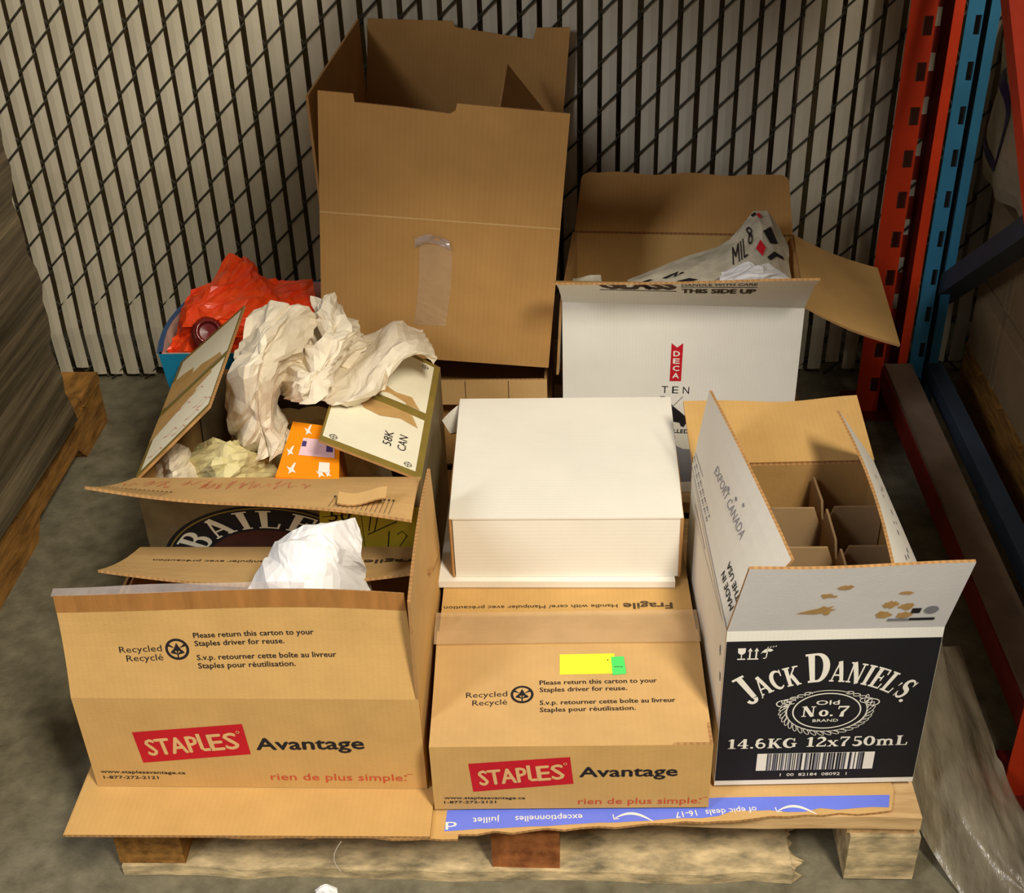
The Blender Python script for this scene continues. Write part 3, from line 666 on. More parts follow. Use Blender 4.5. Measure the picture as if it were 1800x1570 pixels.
pr.on(f, 'torn_patch', ['grime'], 'brown patches torn through the white surface')
pr = Print(.0007); pr.fn = fJf; pr.rect(.1965, .2065, .0315, .0415); pr.rect(.198, .226, .0165, .0215); pr.on(f, 'print_mark', ['ink'])
pr = Print(.0007); pr.fn = fJf; pr.disc(.2180, .0375, .0078, .0078); pr.rect(.174, .198, .0160, .0210); pr.on(f, 'print_mark', ['ink_grey'])
def fJl(u, v):
    k = v/.118; s = u/.33                                # u from back to front
    b = RAD(8+24*s); return Vector((u, v/.118*.118*math.cos(b), -.118*k*math.sin(b)*1.0))
f = J.flap('l', .118, 0, fJl, None, 14, 6)
pr = Print(.0007); pr.fn = fJl
pr.text('MADE IN', .308, .0200, .064, .0082, .03, 180); pr.text('THE USA', .306, .0335, .064, .0082, .03, 180)
pr.on(f, 'lettering', ['ink'], 'black upside-down lettering')
pr = Print(.0007); pr.fn = fJl
pr.text('EXPORT CANADA', .095, .056, .14, .013, -.008, 2, 'l', 0, 0, .2)

for i in range(22): pr.rect(.002+.0062*i, .0062+.0062*i-.0014*(i % 3), .0150, .0180); pr.rect(.002+.0062*i, .0060+.0062*i-.0012*((i+1) % 3), .0075, .0105)
pr.line([(.004, .024), (.062, .026)], .0012)
for u, v in ((.150, .072), (.178, .078), (.200, .086)): pr.blob(u, v, .0035, .002, int(u*1000))
pr.line([(0, .001), (.33, .001)], .0012)
pr.on(f, 'handwriting', ['ink_grey'], 'grey pen handwriting')
def fJr(u, v):
    k = v/.112; s = u/.33
    b = RAD(-37+4*s); return Vector((u*(1-.06*k), .112*k*math.cos(b), .112*k*math.sin(b)+.008*math.sin(math.pi*s)*k))
f = J.flap('r', .112, 0, fJr, None, 14, 4)
pr = Print(.0007); pr.fn = fJr; rr = random.Random(3)
for i in range(12):
    u = .04+.018*i; v = .05+.012*math.sin(i*1.7); pr.rect(u, u+rr.uniform(.004, .012), v, v+.004)
pr.on(f, 'lettering', ['ink_grey'])
def fJb(u, v): k = v/.12; return Vector((u, v+.002*math.sin(u*38+1)*k, .006*math.sin(u*13)*k))
J.flap('b', .120, 76, fJb, ('white_board', 'kraft', 'kraft_edge'), 12, 4)
# egg-crate dividers
zt_ = .236
for i in (1, 2):
    x = J.w*i/3; pts = [(.006, .004), (.322, .004)]
    for k in range(4, 0, -1):
        y1, y0 = .33*k/4-.004, .33*(k-1)/4+.004
        pts += [(min(y1, .322), zt_-.018), (min(y1-.006, .318), zt_+(.006 if k < 4 else 0)), (max(y0+.012, .012), zt_), (max(y0, .006), zt_-.020)]
    build(poly_prism(pts, .003), 'divider', ['divider']*3, J.o, frame((x+.0015, 0, 0), (0, 1, 0), (0, 0, 1)))
for k in (1, 2, 3):
    y = .33*k/4; pts = [(.006, .004), (.2365, .004)]
    for i in (3, 2, 1):
        x1, x0 = J.w*i/3-.004, J.w*(i-1)/3+.004
        pts += [(min(x1, .2365), zt_-.026), (min(x1-.009, .231), zt_), (max(x0+.009, .012), zt_+.001), (max(x0, .006), zt_-.026)]
    build(poly_prism(pts, .003), 'divider', ['divider']*3, J.o, frame((0, y, 0), (1, 0, 0), (0, 0, 1)))

# ------------------------------------------------------------------ white mailer box and the pad beneath
mb = MB(); mb.box(0, .318, 0, .27, 0, .0105)
pad = build(mb, 'white_board_pad', 'white_mail', None, Matrix.Translation((.842, -.991, .2425))); tag(pad, 'thin white folded board under the closed white mailer box', 'cardboard')
mo = thing('mailer_box', 'closed plain white mailer box lying on top of the taped brown carton', 'box', (.861, -.983, .2535), Matrix.Rotation(RAD(.3), 4, 'Z'))
mw, md, mh = .306, .302, .100
WM_ = ('white_mail', 'kraft_in', 'kraft_edge')
def lidfn(u, v):
    k = v/md; return Vector((u+(u-mw/2)*.035*k, v, .0015*math.sin(math.pi*k)))
lid = build(sheet_mesh(lidfn, mw, md, 4, 8, .003), 'lid', ('white_mail', 'kraft_in', 'white_mail'), mo, frame((0, 0, mh), (1, 0, 0), (0, 1, 0)))
build(sheet_mesh(None, mw-.006, mh-.001, 1, 1, .003), 'panel', WM_, mo, frame((.004, .0015, 0), (1, 0, 0), (0, 0, 1)))
pr = Print(.0003)
for i in range(17): pr.rect(.012+i*.0172, .020+i*.0172, mh-.0026, mh-.0014)
pr.on(mo.children[-1], 'perforation', ['ink_soft'])
for s_, x in ((-1, 0), (1, mw)):
    def sd(u, v, s_=s_):
        k = v/mh; return Vector((u, v, .004*math.sin(math.pi*u/md)+.010*(1-k)*(1-u/md)*.6))
    O = (x, md, 0) if s_ < 0 else (x, 0, 0); U = (0, -1, 0) if s_ < 0 else (0, 1, 0)
    build(sheet_mesh((lambda u, v: Vector((u, v, .004*math.sin(math.pi*u/md)))), md, mh-.002, 8, 1, .003), 'panel', WM_, mo, frame(O, U, (0, 0, 1)))
    # dust flap seen at the front corner, and the ear at the back
    mb = MB(); mb.box(x+s_*.0005-.001, x+s_*.0005+.001, .004, .09, .002, mh-.004); build(mb, 'tuck_flap', ['kraft_in'], mo)
    def ear(u, v, s_=s_): k = u/.045; return Vector((u, v, -.022*k*k))
    if s_ > 0: continue
    ed = Vector((s_*.80, -.30, -.42))
    build(sheet_mesh(lambda u, v: Vector((u, v*(1-.55*u/.045), -.012*(u/.045)**2)), .042, .060, 6, 3, .003), 'ear_flap', WM_ if s_ < 0 else ('kraft_in', 'white_mail', 'kraft_edge'), mo,
          frame((x+s_*.001, md-.004, mh-.003), ed, (0, -.75 if s_ > 0 else -.55, -.3)))
build(sheet_mesh(None, mw, mh-.002, 1, 1, .003), 'panel', WM_, mo, frame((mw, md, 0), (-1, 0, 0), (0, 0, 1)))
mb = MB(); mb.box(.003, mw-.003, .003, md-.003, .0005, .003); build(mb, 'bottom', ['white_mail'], mo)

# ------------------------------------------------------------------ wine carton (white, back right)
DM = ('white_board', 'kraft', 'kraft_edge')
D = Carton('carton', 'open white wine carton with a small red ribbon logo, newspaper inside', (1.009, -.585, .1225), -4.5, .362, .262, .3435, DM)
dp = D.P['f']; o_ = .0095
pr = Print(.0004); pr.poly([(.1672, .2015+o_), (.1850, .2020+o_), (.1855, .2695+o_), (.1765, .2615+o_), (.1678, .2690+o_)]); pr.rect(.170, .1805, .060+o_, .100+o_)
pr.on(dp, 'ribbon_logo', ['red'], 'red ribbon logo')
pr = Print(.0008)
for i, ch in enumerate('DECA'): pr.text(ch, .1763, .2465-i*.0130+o_, .0095, .0095, .04, 0, 'c')
pr.on(dp, 'logo_lettering', ['white_ink'])
pr = Print(.0004)
for ch, u in zip('TEN', (.1605, .1768, .1935)): pr.text(ch, u, .1795+o_, .0098, .0135, 0, 0, 'c')
pr.line([(.189, .174+o_), (.1745, .156+o_)], .0009); pr.poly([(.153, .1735+o_), (.161, .1735+o_), (.1745, .156+o_), (.170, .154+o_)])
pr.poly([(.1745, .156+o_), (.186, .146+o_), (.1985, .134+o_), (.2000, .126+o_), (.1955, .123+o_), (.1930, .117+o_), (.1880, .119+o_), (.186, .125+o_), (.170, .128+o_), (.155, .140+o_)])
pr.text('LLED', .201, .1060+o_, .0235, .0075, .04, 0, 'r')
pr.on(dp, 'lettering', ['ink'], 'black lettering and bottle emblem')
pr = Print(.0004); pr.blob(.185, .045+o_, .08, .035, 4, 0, 26, .15); pr.on(dp, 'grey_print', ['ink_grey'])
def fDf(u, v):
    k = v/.13; a, y, z = 0., 0., 0.                        # the flap curls forward towards its free edge
    for i in range(8):
        b = RAD(-7+(40-18*u/.362)*(k*(i+.5)/8)**1.5); y += v/8*math.cos(b); z += v/8*math.sin(b)
    return Vector((u+(u-.181)*.03*k, y+.003*math.sin(u*18+2)*k, z))
f = D.flap('f', .128, 44, fDf, ('white_board', 'kraft', 'kraft_edge'), 16, 5)
pr = Print(.0006); pr.fn = fDf
pr.text('GLASS', .064, .060, .104, .058, .05, 1.5); pr.rect(.060, .171, .052, .0545); pr.text('HANDLE WITH CARE', .178, .085, .104, .019, .01, 1); pr.rect(.177, .284, .0755, .078); pr.text('THIS SIDE UP', .179, .047, .104, .020, .05, 1)
pr.on(f, 'lettering', ['ink_soft'], 'dark warning lettering')
out = []
def rc(cx, cy, r, a0, a1, n=6): return [(cx+r*math.cos(RAD(a0+(a1-a0)*i/n)), cy+r*math.sin(RAD(a0+(a1-a0)*i/n))) for i in range(n+1)]
ol = [(0, 0), (.362, 0), (.360, .12)]+[(.345-.33*i/20, .128+.004*math.sin(i*.9)) for i in range(21)]
D.flap('b', .128, 62, None, ('white_board', 'kraft_red', 'kraft_edge'), outline=[(0, 0), (.362, 0)]+rc(.342, .112, .016, 0, 90)+[(.33-.26*i/16, .127+.003*math.sin(i*.8)) for i in range(17)]+rc(.02, .112, .016, 90, 180))
def fDr(u, v): k = v/.155; return Vector((u*(1+.02*k)-.004*k, v, .006*math.sin(math.pi*k)))
D.flap('r', .155, 112, fDr, ('white_board', 'kraft', 'kraft_edge'), 4, 6)
D.flap('l', .128, 177)

# ------------------------------------------------------------------ cream liqueur carton (left, back)
LM = ('gold_dark', 'kraft_in', 'kraft_edge')
Bl = Carton('carton', 'open olive and cream liquor carton heaped with crumpled wrapping paper', (.434, -.935, .1315), 0, .388, .300, .2505, LM)
bp = Bl.P['f']
# oval emblem centred below the visible band
pr = Print(.0004); ec, er, ev = .157, .150, (.100, .110)
oc, orr = (.165, .105), (.150, .1035)
def ell(a, k): return (oc[0]+orr[0]*k*math.cos(RAD(a)), oc[1]+orr[1]*k*math.sin(RAD(a)))
pr.poly([ell(a, 1.0) for a in range(0, 360, 6)], 0)
pr.on(bp, 'oval_emblem', ['ink'], 'black oval emblem')
pr = Print(.0008); pr.line([ell(a, .955) for a in range(0, 360, 6)], .0022, 0, True); pr.poly([ell(a, .60) for a in range(0, 360, 8)], 1)
pr.on(bp, 'emblem_ring', ['gold', 'maroon'])
pr = Print(.0012); txt = 'BAILEYS'; hh = .034; tw = run_width(txt, .95, None, .16)*hh
def bplace(x, y):
    a = 157-(x*hh/tw)*152
    k = .635+y*.285
    return ell(a, k)
serif_run(pr, txt, bplace, .95, 0, None, .16); pr.on(bp, 'lettering', ['cream'], 'cream serif lettering on an arch')
pr = Print(.0016); pr.poly([(.246, .206), (.384, .206), (.384, .118), (.238, .120)]); lb = pr.on(bp, 'label_sticker', ['yellow_old'], 'mustard yellow shipping label')
pr = Print(.0020); pr.text('50', .256, .182, .03, .020, -.012, 4, 'l', 0, 0, .3); pr.line([(.248, .190), (.29, .194)], .0009); pr.line([(.248, .172), (.30, .174)], .0007)
pr.line([(.316, .196), (.310, .166)], .0014); pr.line([(.326, .196), (.318, .166)], .0014); pr.line([(.308, .160), (.350, .182)], .0016)
pr.line([(.338, .166), (.334, .136)], .0015); pr.line([(.349, .160), (.356, .166), (.362, .158), (.350, .138), (.374, .136)], .0015); pr.line([(.302, .2), (.302, .125)], .0006)
pr.on(bp, 'handwriting', ['ink'], 'black marker handwriting')
def fLf(u, v):
    k = v/.150; s = u/.388
    return Vector((u-.010*k*(1-s)+.004*k*s, v*(1-.05*s), (-.018+.046*(s))*k*k+.004*math.sin(u*16)*k))
f = Bl.flap('f', .148, 66, fLf, ('gold_dark', 'kraft_pale', 'kraft_edge'), 22, 8)
def inner(u, v): return fLf(u, v)-Vector((0, 0, .0044))
pr = Print(-.0004); pr.fn = inner; rr = random.Random(5)
x = .01
while x < .24:
    pts = [(x, .05)]
    for k in range(5): pts.append((pts[-1][0]+rr.uniform(-.002, .007), .05+rr.uniform(-.028, .030)))
    pr.line(pts, .0010); x = pts[-1][0]+.004
pr.on(f, 'pen_scrawl', ['red_pen'], 'red pen scrawl')
pr = Print(-.0005); pr.fn = inner
for x0, x1 in ((.0, .095), (.29, .372)):
    n = int((x1-x0)/.0055)
    for i in range(n):
        pr.rect(x0+.0055*i, x0+.0055*i+.0028, .106, .110); pr.line([(x0+.0055*i+.002, .108), (x0+.0055*i-.001, .145)], .0007)
pr.on(f, 'perforation', ['ink_soft'], 'torn rows of perforation')
def tab(u, v): k = v/.05; return Vector((u-.01*k, v, .012*k+.004*math.sin(u*80)))
build(sheet_mesh(tab, .060, .020, 8, 3, .002), 'torn_tab', ('kraft', 'kraft_pale', 'kraft_edge'), f, Matrix.Translation((.300, .122, -.007)) @ Matrix.Rotation(RAD(-14), 4, 'Z') @ Matrix.Rotation(RAD(18), 4, 'X'))
# printed side flaps: cream with olive borders, torn where tape came off
def side_print(f, fn, lu, lv, mirror):
    pr = Print(.0004); pr.fn = fn
    g = lambda pts: [(u, v) for u, v in pts]
    def grid(u0, u1, v0, v1, dw=0, mi=0):
        n, m = 6, 4
        for i in range(n):
            for j in range(m):
                a, b = u0+(u1-u0)*i/n, u0+(u1-u0)*(i+1)/n; c_, d_ = v0+(v1-v0)*j/m, v0+(v1-v0)*(j+1)/m; pr.rect(a, b, c_, d_, mi, dw)
    grid(.012, .139, .010, lv-.003); grid(.158, lu-.010, .010, lv-.003)
    pr.on(f, 'cream_print', ['cream'], 'cream printed panels in olive borders')
SFM = ('gold', 'kraft_in', 'kraft_edge')
def fLr(u, v): k = v/.145; return Vector((u*(1-.02*k), v, .006*math.sin(math.pi*k)*(u/.3)))
f = Bl.flap('r', .145, -64, fLr, SFM, 8, 6)
side_print(f, fLr, .30, .145, 1)
pr = Print(.0012); pr.fn = fLr
pr.poly([(.112, .018), (.118, .045), (.106, .075), (.111, .098), (.130, .112), (.139, .098), (.139, .070), (.138, .03)]); pr.poly([(.158, .020), (.158, .105), (.175, .110), (.190, .085), (.178, .06), (.182, .035)]); 
pr.on(f, 'torn_patch', ['grime'], 'tan paper torn bare')
pr = Print(.0012); pr.fn = fLr
pr.text('58K', .045, .050, .034, .013, -.006); pr.text('CAN', .045, .029, .036, .013, -.006)
for u, v in ((.018, .128), (.020, .022), (.278, .024), (.276, .13)):
    pr.ring(u, v, .005, .005, .0008, 0, 14); pr.rect(u-.006, u+.006, v-.0004, v+.0004); pr.rect(u-.0004, u+.0004, v-.006, v+.006)
pr.on(f, 'lettering', ['ink'], 'black handwritten-style code lettering')
def fLl(u, v):
    k = v/.150; s = u/.30                              # u from back to front
    return Vector((u*(1-.10*k)+.022*k*(1-s)*0+.004*k, v, .018*(1-s)*(1-.2*k)-.012*math.sin(math.pi*k)*0))
f = Bl.flap('l', .150, -48, fLl, SFM, 10, 8)
side_print(f, fLl, .30, .150, 1)
pr = Print(.0012); pr.fn = fLl
pr.poly([(.158, .003), (.158, .118), (.170, .122), (.178, .090), (.186, .094), (.196, .070), (.204, .05), (.214, .02), (.222, .003)])
pr.poly([(.139, .003), (.139, .135), (.120, .128), (.110, .104), (.098, .082), (.100, .060), (.080, .058), (.07, .03), (.066, .003)])
pr.on(f, 'torn_patch', ['grime'], 'tan paper torn bare')
pr = Print(.0014); pr.fn = fLl; rr = random.Random(15)
for i in range(9):
    u = .215+rr.uniform(-.03, .06); v = .02+.012*i; pr.line([(u, v), (u+.008, v+.012), (u+.004, v+.026), (u+.016, v+.034)], .0009)
pr.on(f, 'pen_scrawl', ['red_pen'])
def fLb(u, v): return Vector((u, v, 0))
Bl.flap('b', .148, -172)

# ------------------------------------------------------------------ tall brown carton, leaning, on a tray and a darker carton
und = Carton('carton', 'brown carton mostly hidden beneath the tall leaning carton', (.70, -.515, .1225), 0, .29, .40, .134, ('kraft_red', 'kraft_in', 'kraft_edge'))
und.flap('f', .195, -89); und.flap('b', .195, -89)
tr_ = Carton('carton', 'shallow pale kraft tray squeezed under the tall leaning carton', (.665, -.552, .2645), 0, .318, .47, .046, ('kraft_pale', 'kraft_in', 'kraft_edge'))
pr = Print(.0003)
for u in (.135, .185, .255): pr.rect(u, u+.0012, .002, .044)
pr.on(tr_.P['f'], 'crease_line', ['ink_soft'])
roll, pit = RAD(5.1), RAD(-2.8)
rotT = Matrix.Rotation(RAD(-.3), 4, 'Z') @ Matrix.Rotation(roll, 4, 'Y') @ Matrix.Rotation(pit, 4, 'X')
tw_, td_, hc_ = .362, .515, .234
base = Vector((.986, -.56, .337)) + (rotT @ Vector((-tw_, 0, 0)))
Tl = Carton('carton', 'tall brown carton with all flaps upright, leaning to the right against the fence', base, 0, tw_, td_, hc_, ('kraft_red', 'kraft_red', 'kraft_edge'), rot=rotT)
hf = .178
fo = [(0, 0), (tw_, 0), (tw_, hf-.004), (.200, hf-.001), (.198, hf-.012), (.190, hf-.0165), (.120, hf-.012), (.053, hf-.010), (.051, hf+.002), (0, hf+.003)]
f = Tl.flap('f', hf, 0, outline=fo)
pr = Print(.0004); pr.rect(0, tw_, -.0016, .0012); pr.on(f, 'crease_line', ['kraft_pale'])
def tpT(u, v): k = v/.135; return Vector((u+.006*math.sin(k*2), v, .0012+.0006*math.sin(u*200)))
build(sheet_mesh(tpT, .050, .135, 6, 10, .0003), 'packing_tape', ['tape']*3, Tl.P['f'], Matrix.Translation((.146, .060, 0)), 'clear tape tail down the front')
def tpW(u, v): return Vector((u, v+.010*math.sin(u/.054*math.pi), .004+.005*math.sin(u*140)*math.sin(v*260)))
build(sheet_mesh(tpW, .054, .014, 14, 4, .0003), 'tape_end', ['clear']*3, Tl.P['f'], Matrix.Translation((.144, .188, 0)), 'wrinkled shiny tape end')
bo = [(0, 0), (tw_, 0), (tw_, hf-.006), (.21, hf), (.205, hf-.010), (.065, hf-.022), (.060, hf-.001), (0, hf+.004)]
Tl.flap('b', hf, 2, outline=bo)
Tl.flap('r', .170, -38, lambda u, v: Vector((u*(1-.2*v/.17)+.02*v/.17, v, 0)), None, 4, 4, .02)
Tl.flap('l', .172, 6, lambda u, v: Vector((u, v, 0)), None, 4, 4, .003)

# ------------------------------------------------------------------ blue bin with a red bag
bx0, bx1, by0, by1, bz0, bz1 = .383, .612, -.618, -.365, .1225, .400
bo_ = thing('open_bin', 'blue open-topped bin with pale pink lining behind the left cartons', 'bin', (bx0, by0, bz0))
def bin_ring(k, ins):
    h = bz1-bz0; W_, D_ = bx1-bx0, by1-by0; sh = .02*(1-k)
    pts = [(sh+ins, sh+ins), (W_-sh-ins, sh+ins), (W_-sh-ins, D_-sh-ins)]
    r = .07
    for i in range(9):
        a = RAD(90+90*i/8); pts.append((sh+ins+r+r*math.cos(a), D_-sh-ins-r+r*math.sin(a)))
    for i in range(1, 5): pts.append((sh+ins-.012*math.sin(math.pi*i/5)*k, D_-sh-ins-r-(D_-2*sh-2*ins-r)*i/5))
    return [(x, y, h*k) for x, y in pts]
mb = MB(); a, b = bin_ring(0, 0), bin_ring(1, 0); n = len(a)
mb.v = a+b; mb.f = [[i, (i+1) % n, n+(i+1) % n, n+i] for i in range(n)]+[list(range(n))[::-1]]; mb.m = [0]*(n+1)
build(mb, 'body', 'teal', bo_)
mb = MB(); a, b = bin_ring(.05, .004), bin_ring(1, .004)
mb.v = a+b; mb.f = [[(i+1) % n, i, n+i, n+(i+1) % n] for i in range(n)]+[list(range(n))]; mb.m = [0]*(n+1)
build(mb, 'lining', 'pink_in', bo_, None, 'pale pink lining')
mb = MB(); a, b = bin_ring(1, -.002), bin_ring(1, .006); c_ = bin_ring(.975, -.002)
mb.v = [(x, y, z+.002) for x, y, z in a]+[(x, y, z+.002) for x, y, z in b]+c_
mb.f = [[i, (i+1) % n, n+(i+1) % n, n+i] for i in range(3, n)]+[[2*n+i, 2*n+(i+1) % n, (i+1) % n, i] for i in range(3, n-1)]; mb.m = [0]*len(mb.f)
build(mb, 'rim', 'navy', bo_, None, 'dark blue rim')

# ------------------------------------------------------------------ crumpled paper and film
def crom(p0, p1, p2, p3, t):
    return .5*((2*p1)+(p2-p0)*t+(2*p0-5*p1+4*p2-p3)*t*t+(-p0+3*p1-3*p2+p3)*t**3)
class Crumple:
    """sheet through control points, creased along the straight edges of a jittered lattice of facets"""
    def __init__(s, rows, seed, amp, cell=6):
        s.g = [[at(q[0], q[1], 1, q[2]) for q in r] for r in rows]; s.m = len(s.g); s.n = len(s.g[0])
        r = random.Random(seed); s.c = cell; c = cell
        s.h = [[r.uniform(-1, 1) for _ in range(c+1)] for _ in range(c+1)]
        s.ja = [[i/c+(r.uniform(-.36, .36)/c if 0 < i < c else 0) for i in range(c+1)] for j in range(c+1)]
        s.jb = [[j/c+(r.uniform(-.36, .36)/c if 0 < j < c else 0) for i in range(c+1)] for j in range(c+1)]
        s.h2 = [[r.uniform(-1, 1) for _ in range(3*c+1)] for _ in range(3*c+1)]
        s.amp = amp
    def base(s, a, b):
        def row(R_, x):
            n = len(R_)-1; i = max(0, min(int(x*n), n-1)); t = x*n-i
            return crom(R_[max(i-1, 0)], R_[i], R_[i+1], R_[min(i+2, n)], t)
        cols = [row(r, a) for r in s.g]; return row(cols, b)
    def lin(s, H, a, b, c):
        x, y = a*c, b*c; i, j = min(int(x+1e-9), c-1), min(int(y+1e-9), c-1); x -= i; y -= j
        if x+y < 1: return H[j][i]+(H[j][i+1]-H[j][i])*x+(H[j+1][i]-H[j][i])*y
        return H[j+1][i+1]+(H[j+1][i]-H[j+1][i+1])*(1-x)+(H[j][i+1]-H[j+1][i+1])*(1-y)
    def pt(s, a, b):
        a2, b2 = s.lin(s.ja, a, b, s.c), s.lin(s.jb, a, b, s.c)
        e = 1e-3; p = s.base(a2, b2)
        n = (s.base(min(a2+e, 1), b2)-s.base(max(a2-e, 0), b2)).cross(s.base(a2, min(b2+e, 1))-s.base(a2, max(b2-e, 0)))
        if n.length > 0: n.normalize()
        return p+n*(s.amp*s.lin(s.h, a, b, s.c)+s.amp*.22*s.lin(s.h2, a, b, 3*s.c))
def crumpled(name, label, cat, rows, seed, amp, mt, cell=6, res=30, t=.0006, smooth=False, ragged=0., group=None):
    C_ = Crumple(rows, seed, amp, cell); mb = MB(); r = random.Random(seed+1)
    res = 3*cell
    jt = [[(i/res, j/res) for i in range(res+1)] for j in range(res+1)]
    P = [[C_.pt(*jt[j][i]) for i in range(res+1)] for j in range(res+1)]
    cen = sum((p for R_ in P for p in R_), Vector())/((res+1)**2); lo = min(p.z for R_ in P for p in R_)
    org = Vector((cen.x, cen.y, lo))
    for R_ in P:
        for p in R_: mb.v.append(tuple(p-org))
    for j in range(res):
        for i in range(res):
            a = j*(res+1)+i
            mb.f += [[a, a+1, a+res+1], [a+1, a+res+2, a+res+1]]
            mb.m += [0, 0]
    o = build(mb, name, mt, None, Matrix.Translation(org), None, smooth)
    so = o.modifiers.new('thickness', 'SOLIDIFY'); so.thickness = t; so.offset = 0
    tag(o, label, cat, group); o['_c'] = 0; del o['_c']
    return o, C_, org

# wrapping paper over the liqueur carton
crumpled('wrapping_paper', 'tall folded swathe of off-white wrapping paper at the left of the heap', 'paper',
  [[(452, 548, -.70), (480, 532, -.74), (520, 535, -.74), (545, 560, -.72), (556, 590, -.69)], [(425, 600, -.76), (455, 590, -.82), (490, 592, -.82), (522, 612, -.78), (540, 630, -.73)],
   [(403, 650, -.79), (435, 650, -.87), (468, 655, -.87), (490, 665, -.82), (502, 672, -.76)], [(402, 740, -.79), (430, 742, -.87), (465, 748, -.88), (490, 748, -.84), (498, 738, -.78)],
   [(428, 792, -.79), (446, 802, -.85), (470, 804, -.87), (494, 796, -.87), (520, 770, -.86)]], 3, .013, 'paper', 8, 34)
crumpled('wrapping_paper', 'upright crumpled twist of wrapping paper at the back of the heap', 'paper',
  [[(547, 520, -.66), (568, 526, -.69), (590, 540, -.69), (606, 552, -.66)], [(549, 572, -.69), (575, 575, -.76), (602, 582, -.76), (628, 596, -.70)],
   [(530, 612, -.72), (560, 625, -.80), (592, 630, -.80), (625, 622, -.72)], [(500, 640, -.74), (530, 660, -.84), (562, 668, -.85), (596, 655, -.76)],
   [(497, 690, -.74), (520, 707, -.84), (552, 703, -.86), (584, 692, -.80)]], 12, .016, 'paper', 8, 34)
crumpled('wrapping_paper', 'wide curved sheet of wrapping paper arching over the right flap', 'paper',
  [[(545, 640, -.74), (556, 690, -.82), (588, 712, -.86), (626, 708, -.82)], [(590, 622, -.70), (610, 660, -.79), (642, 692, -.84), (664, 688, -.80)],
   [(640, 592, -.66), (655, 620, -.75), (676, 650, -.80), (692, 640, -.77)], [(695, 562, -.62), (715, 590, -.70), (727, 612, -.75), (740, 624, -.74)],
   [(738, 588, -.60), (754, 608, -.66), (764, 628, -.71), (767, 634, -.72)]], 21, .008, 'paper', 6, 30)
crumpled('wrapping_paper', 'ball of crumpled paper tucked in the middle of the heap', 'paper',
  [[(585, 560, -.66), (620, 572, -.68), (650, 590, -.66)], [(560, 600, -.70), (610, 612, -.74), (645, 612, -.70)], [(555, 640, -.70), (600, 650, -.75), (640, 640, -.70)]], 33, .016, 'paper', 5, 22)
crumpled('tissue_paper', 'yellowish crinkled tissue bundle low in the olive carton', 'paper',
  [[(345, 790, -.80), (380, 775, -.84), (420, 772, -.84), (470, 790, -.80)], [(335, 815, -.84), (375, 800, -.895), (425, 800, -.895), (480, 815, -.84)],
   [(340, 850, -.86), (380, 846, -.915), (425, 846, -.915), (480, 850, -.86)]], 41, .009, 'tissue', 6, 24)
crumpled('tissue_paper', 'brown shaded paper twist beside the tissue bundle', 'paper',
  [[(268, 800, -.82), (300, 782, -.84), (330, 785, -.82)], [(272, 830, -.86), (300, 815, -.90), (345, 820, -.86)], [(275, 856, -.87), (305, 850, -.915), (345, 856, -.87)]], 43, .007, 'paper', 4, 16)
crumpled('tissue_paper', 'dark crumpled paper packing the bottom of the olive carton', 'paper',
  [[(420, 720, -.68), (520, 720, -.68), (640, 720, -.68)], [(400, 800, -.78), (520, 800, -.78), (680, 800, -.78)], [(380, 870, -.90), (520, 870, -.90), (700, 870, -.90)]], 47, .014, 'tissue', 5, 20)
# orange pack standing in that carton
def orange_pack():
    p = [at(515, 741, 2, .405), at(597, 752, 2, .402), at(596, 845, 2, .3900), at(484, 838, 2, .3925)]
    o = thing('orange_pack', 'bright orange pack with white bird marks and a pale label', 'pack', (p[3]+p[2])/2-Vector((0, 0, .14)))
    org = o.location.copy(); q = [v-org for v in p]; dn = Vector((0, .02, -.11))
    mb = MB(); lo_ = [v+dn for v in q]
    mb.quad(q[3], q[2], q[1], q[0], 0)
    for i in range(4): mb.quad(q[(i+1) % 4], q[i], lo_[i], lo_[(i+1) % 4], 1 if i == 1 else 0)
    mb.quad(lo_[0], lo_[1], lo_[2], lo_[3], 0)
    build(mb, 'body', ['orange_pack', 'orange_side'], o)
    nrm = (q[2]-q[3]).cross(q[0]-q[3]).normalized()
    S = lambda u, v: q[3]*(1-u)*(1-v)+q[2]*u*(1-v)+q[1]*u*v+q[0]*(1-u)*v
    pr = Print(); pr.gap = 0; pr.fn = lambda u, v: S(u, v)+nrm*.0006; pr.w = 0
    pr.poly([(.28, .40), (.92, .40), (.90, .72), (.30, .72)]); pr.on(o, 'label_sticker', ['lilac'], 'pale pink label')
    pr = Print(); pr.gap = 0; pr.fn = lambda u, v: S(u, v)+nrm*.0010; pr.w = 0
    pr.rect(.76, .88, .50, .70); pr.rect(.30, .38, .56, .66); pr.on(o, 'label_print', ['purple'])
    pr = Print(); pr.gap = 0; pr.fn = lambda u, v: S(u, v)+nrm*.0010; pr.w = 0
    def bird(u, v, k, fl=1):
        pr.poly([(u-.10*k*fl, v+.05*k), (u-.02*k*fl, v+.02*k), (u+.02*k*fl, v+.12*k), (u+.06*k*fl, v+.13*k), (u+.04*k*fl, v), (u+.10*k*fl, v-.07*k), (u+.03*k*fl, v-.05*k), (u-.03*k*fl, v-.10*k), (u-.03*k*fl, v-.03*k)])
    for b_ in ((.22, .14, .9), (.12, .45, .8), (.36, .86, .9), (.70, .10, .8), (.82, .10, .6)): bird(*b_)
    pr.gap = .02
    pr.rect(.66, .84, .12, .30); pr.on(o, 'bird_print', ['white_ink'], 'white bird marks')
orange_pack()

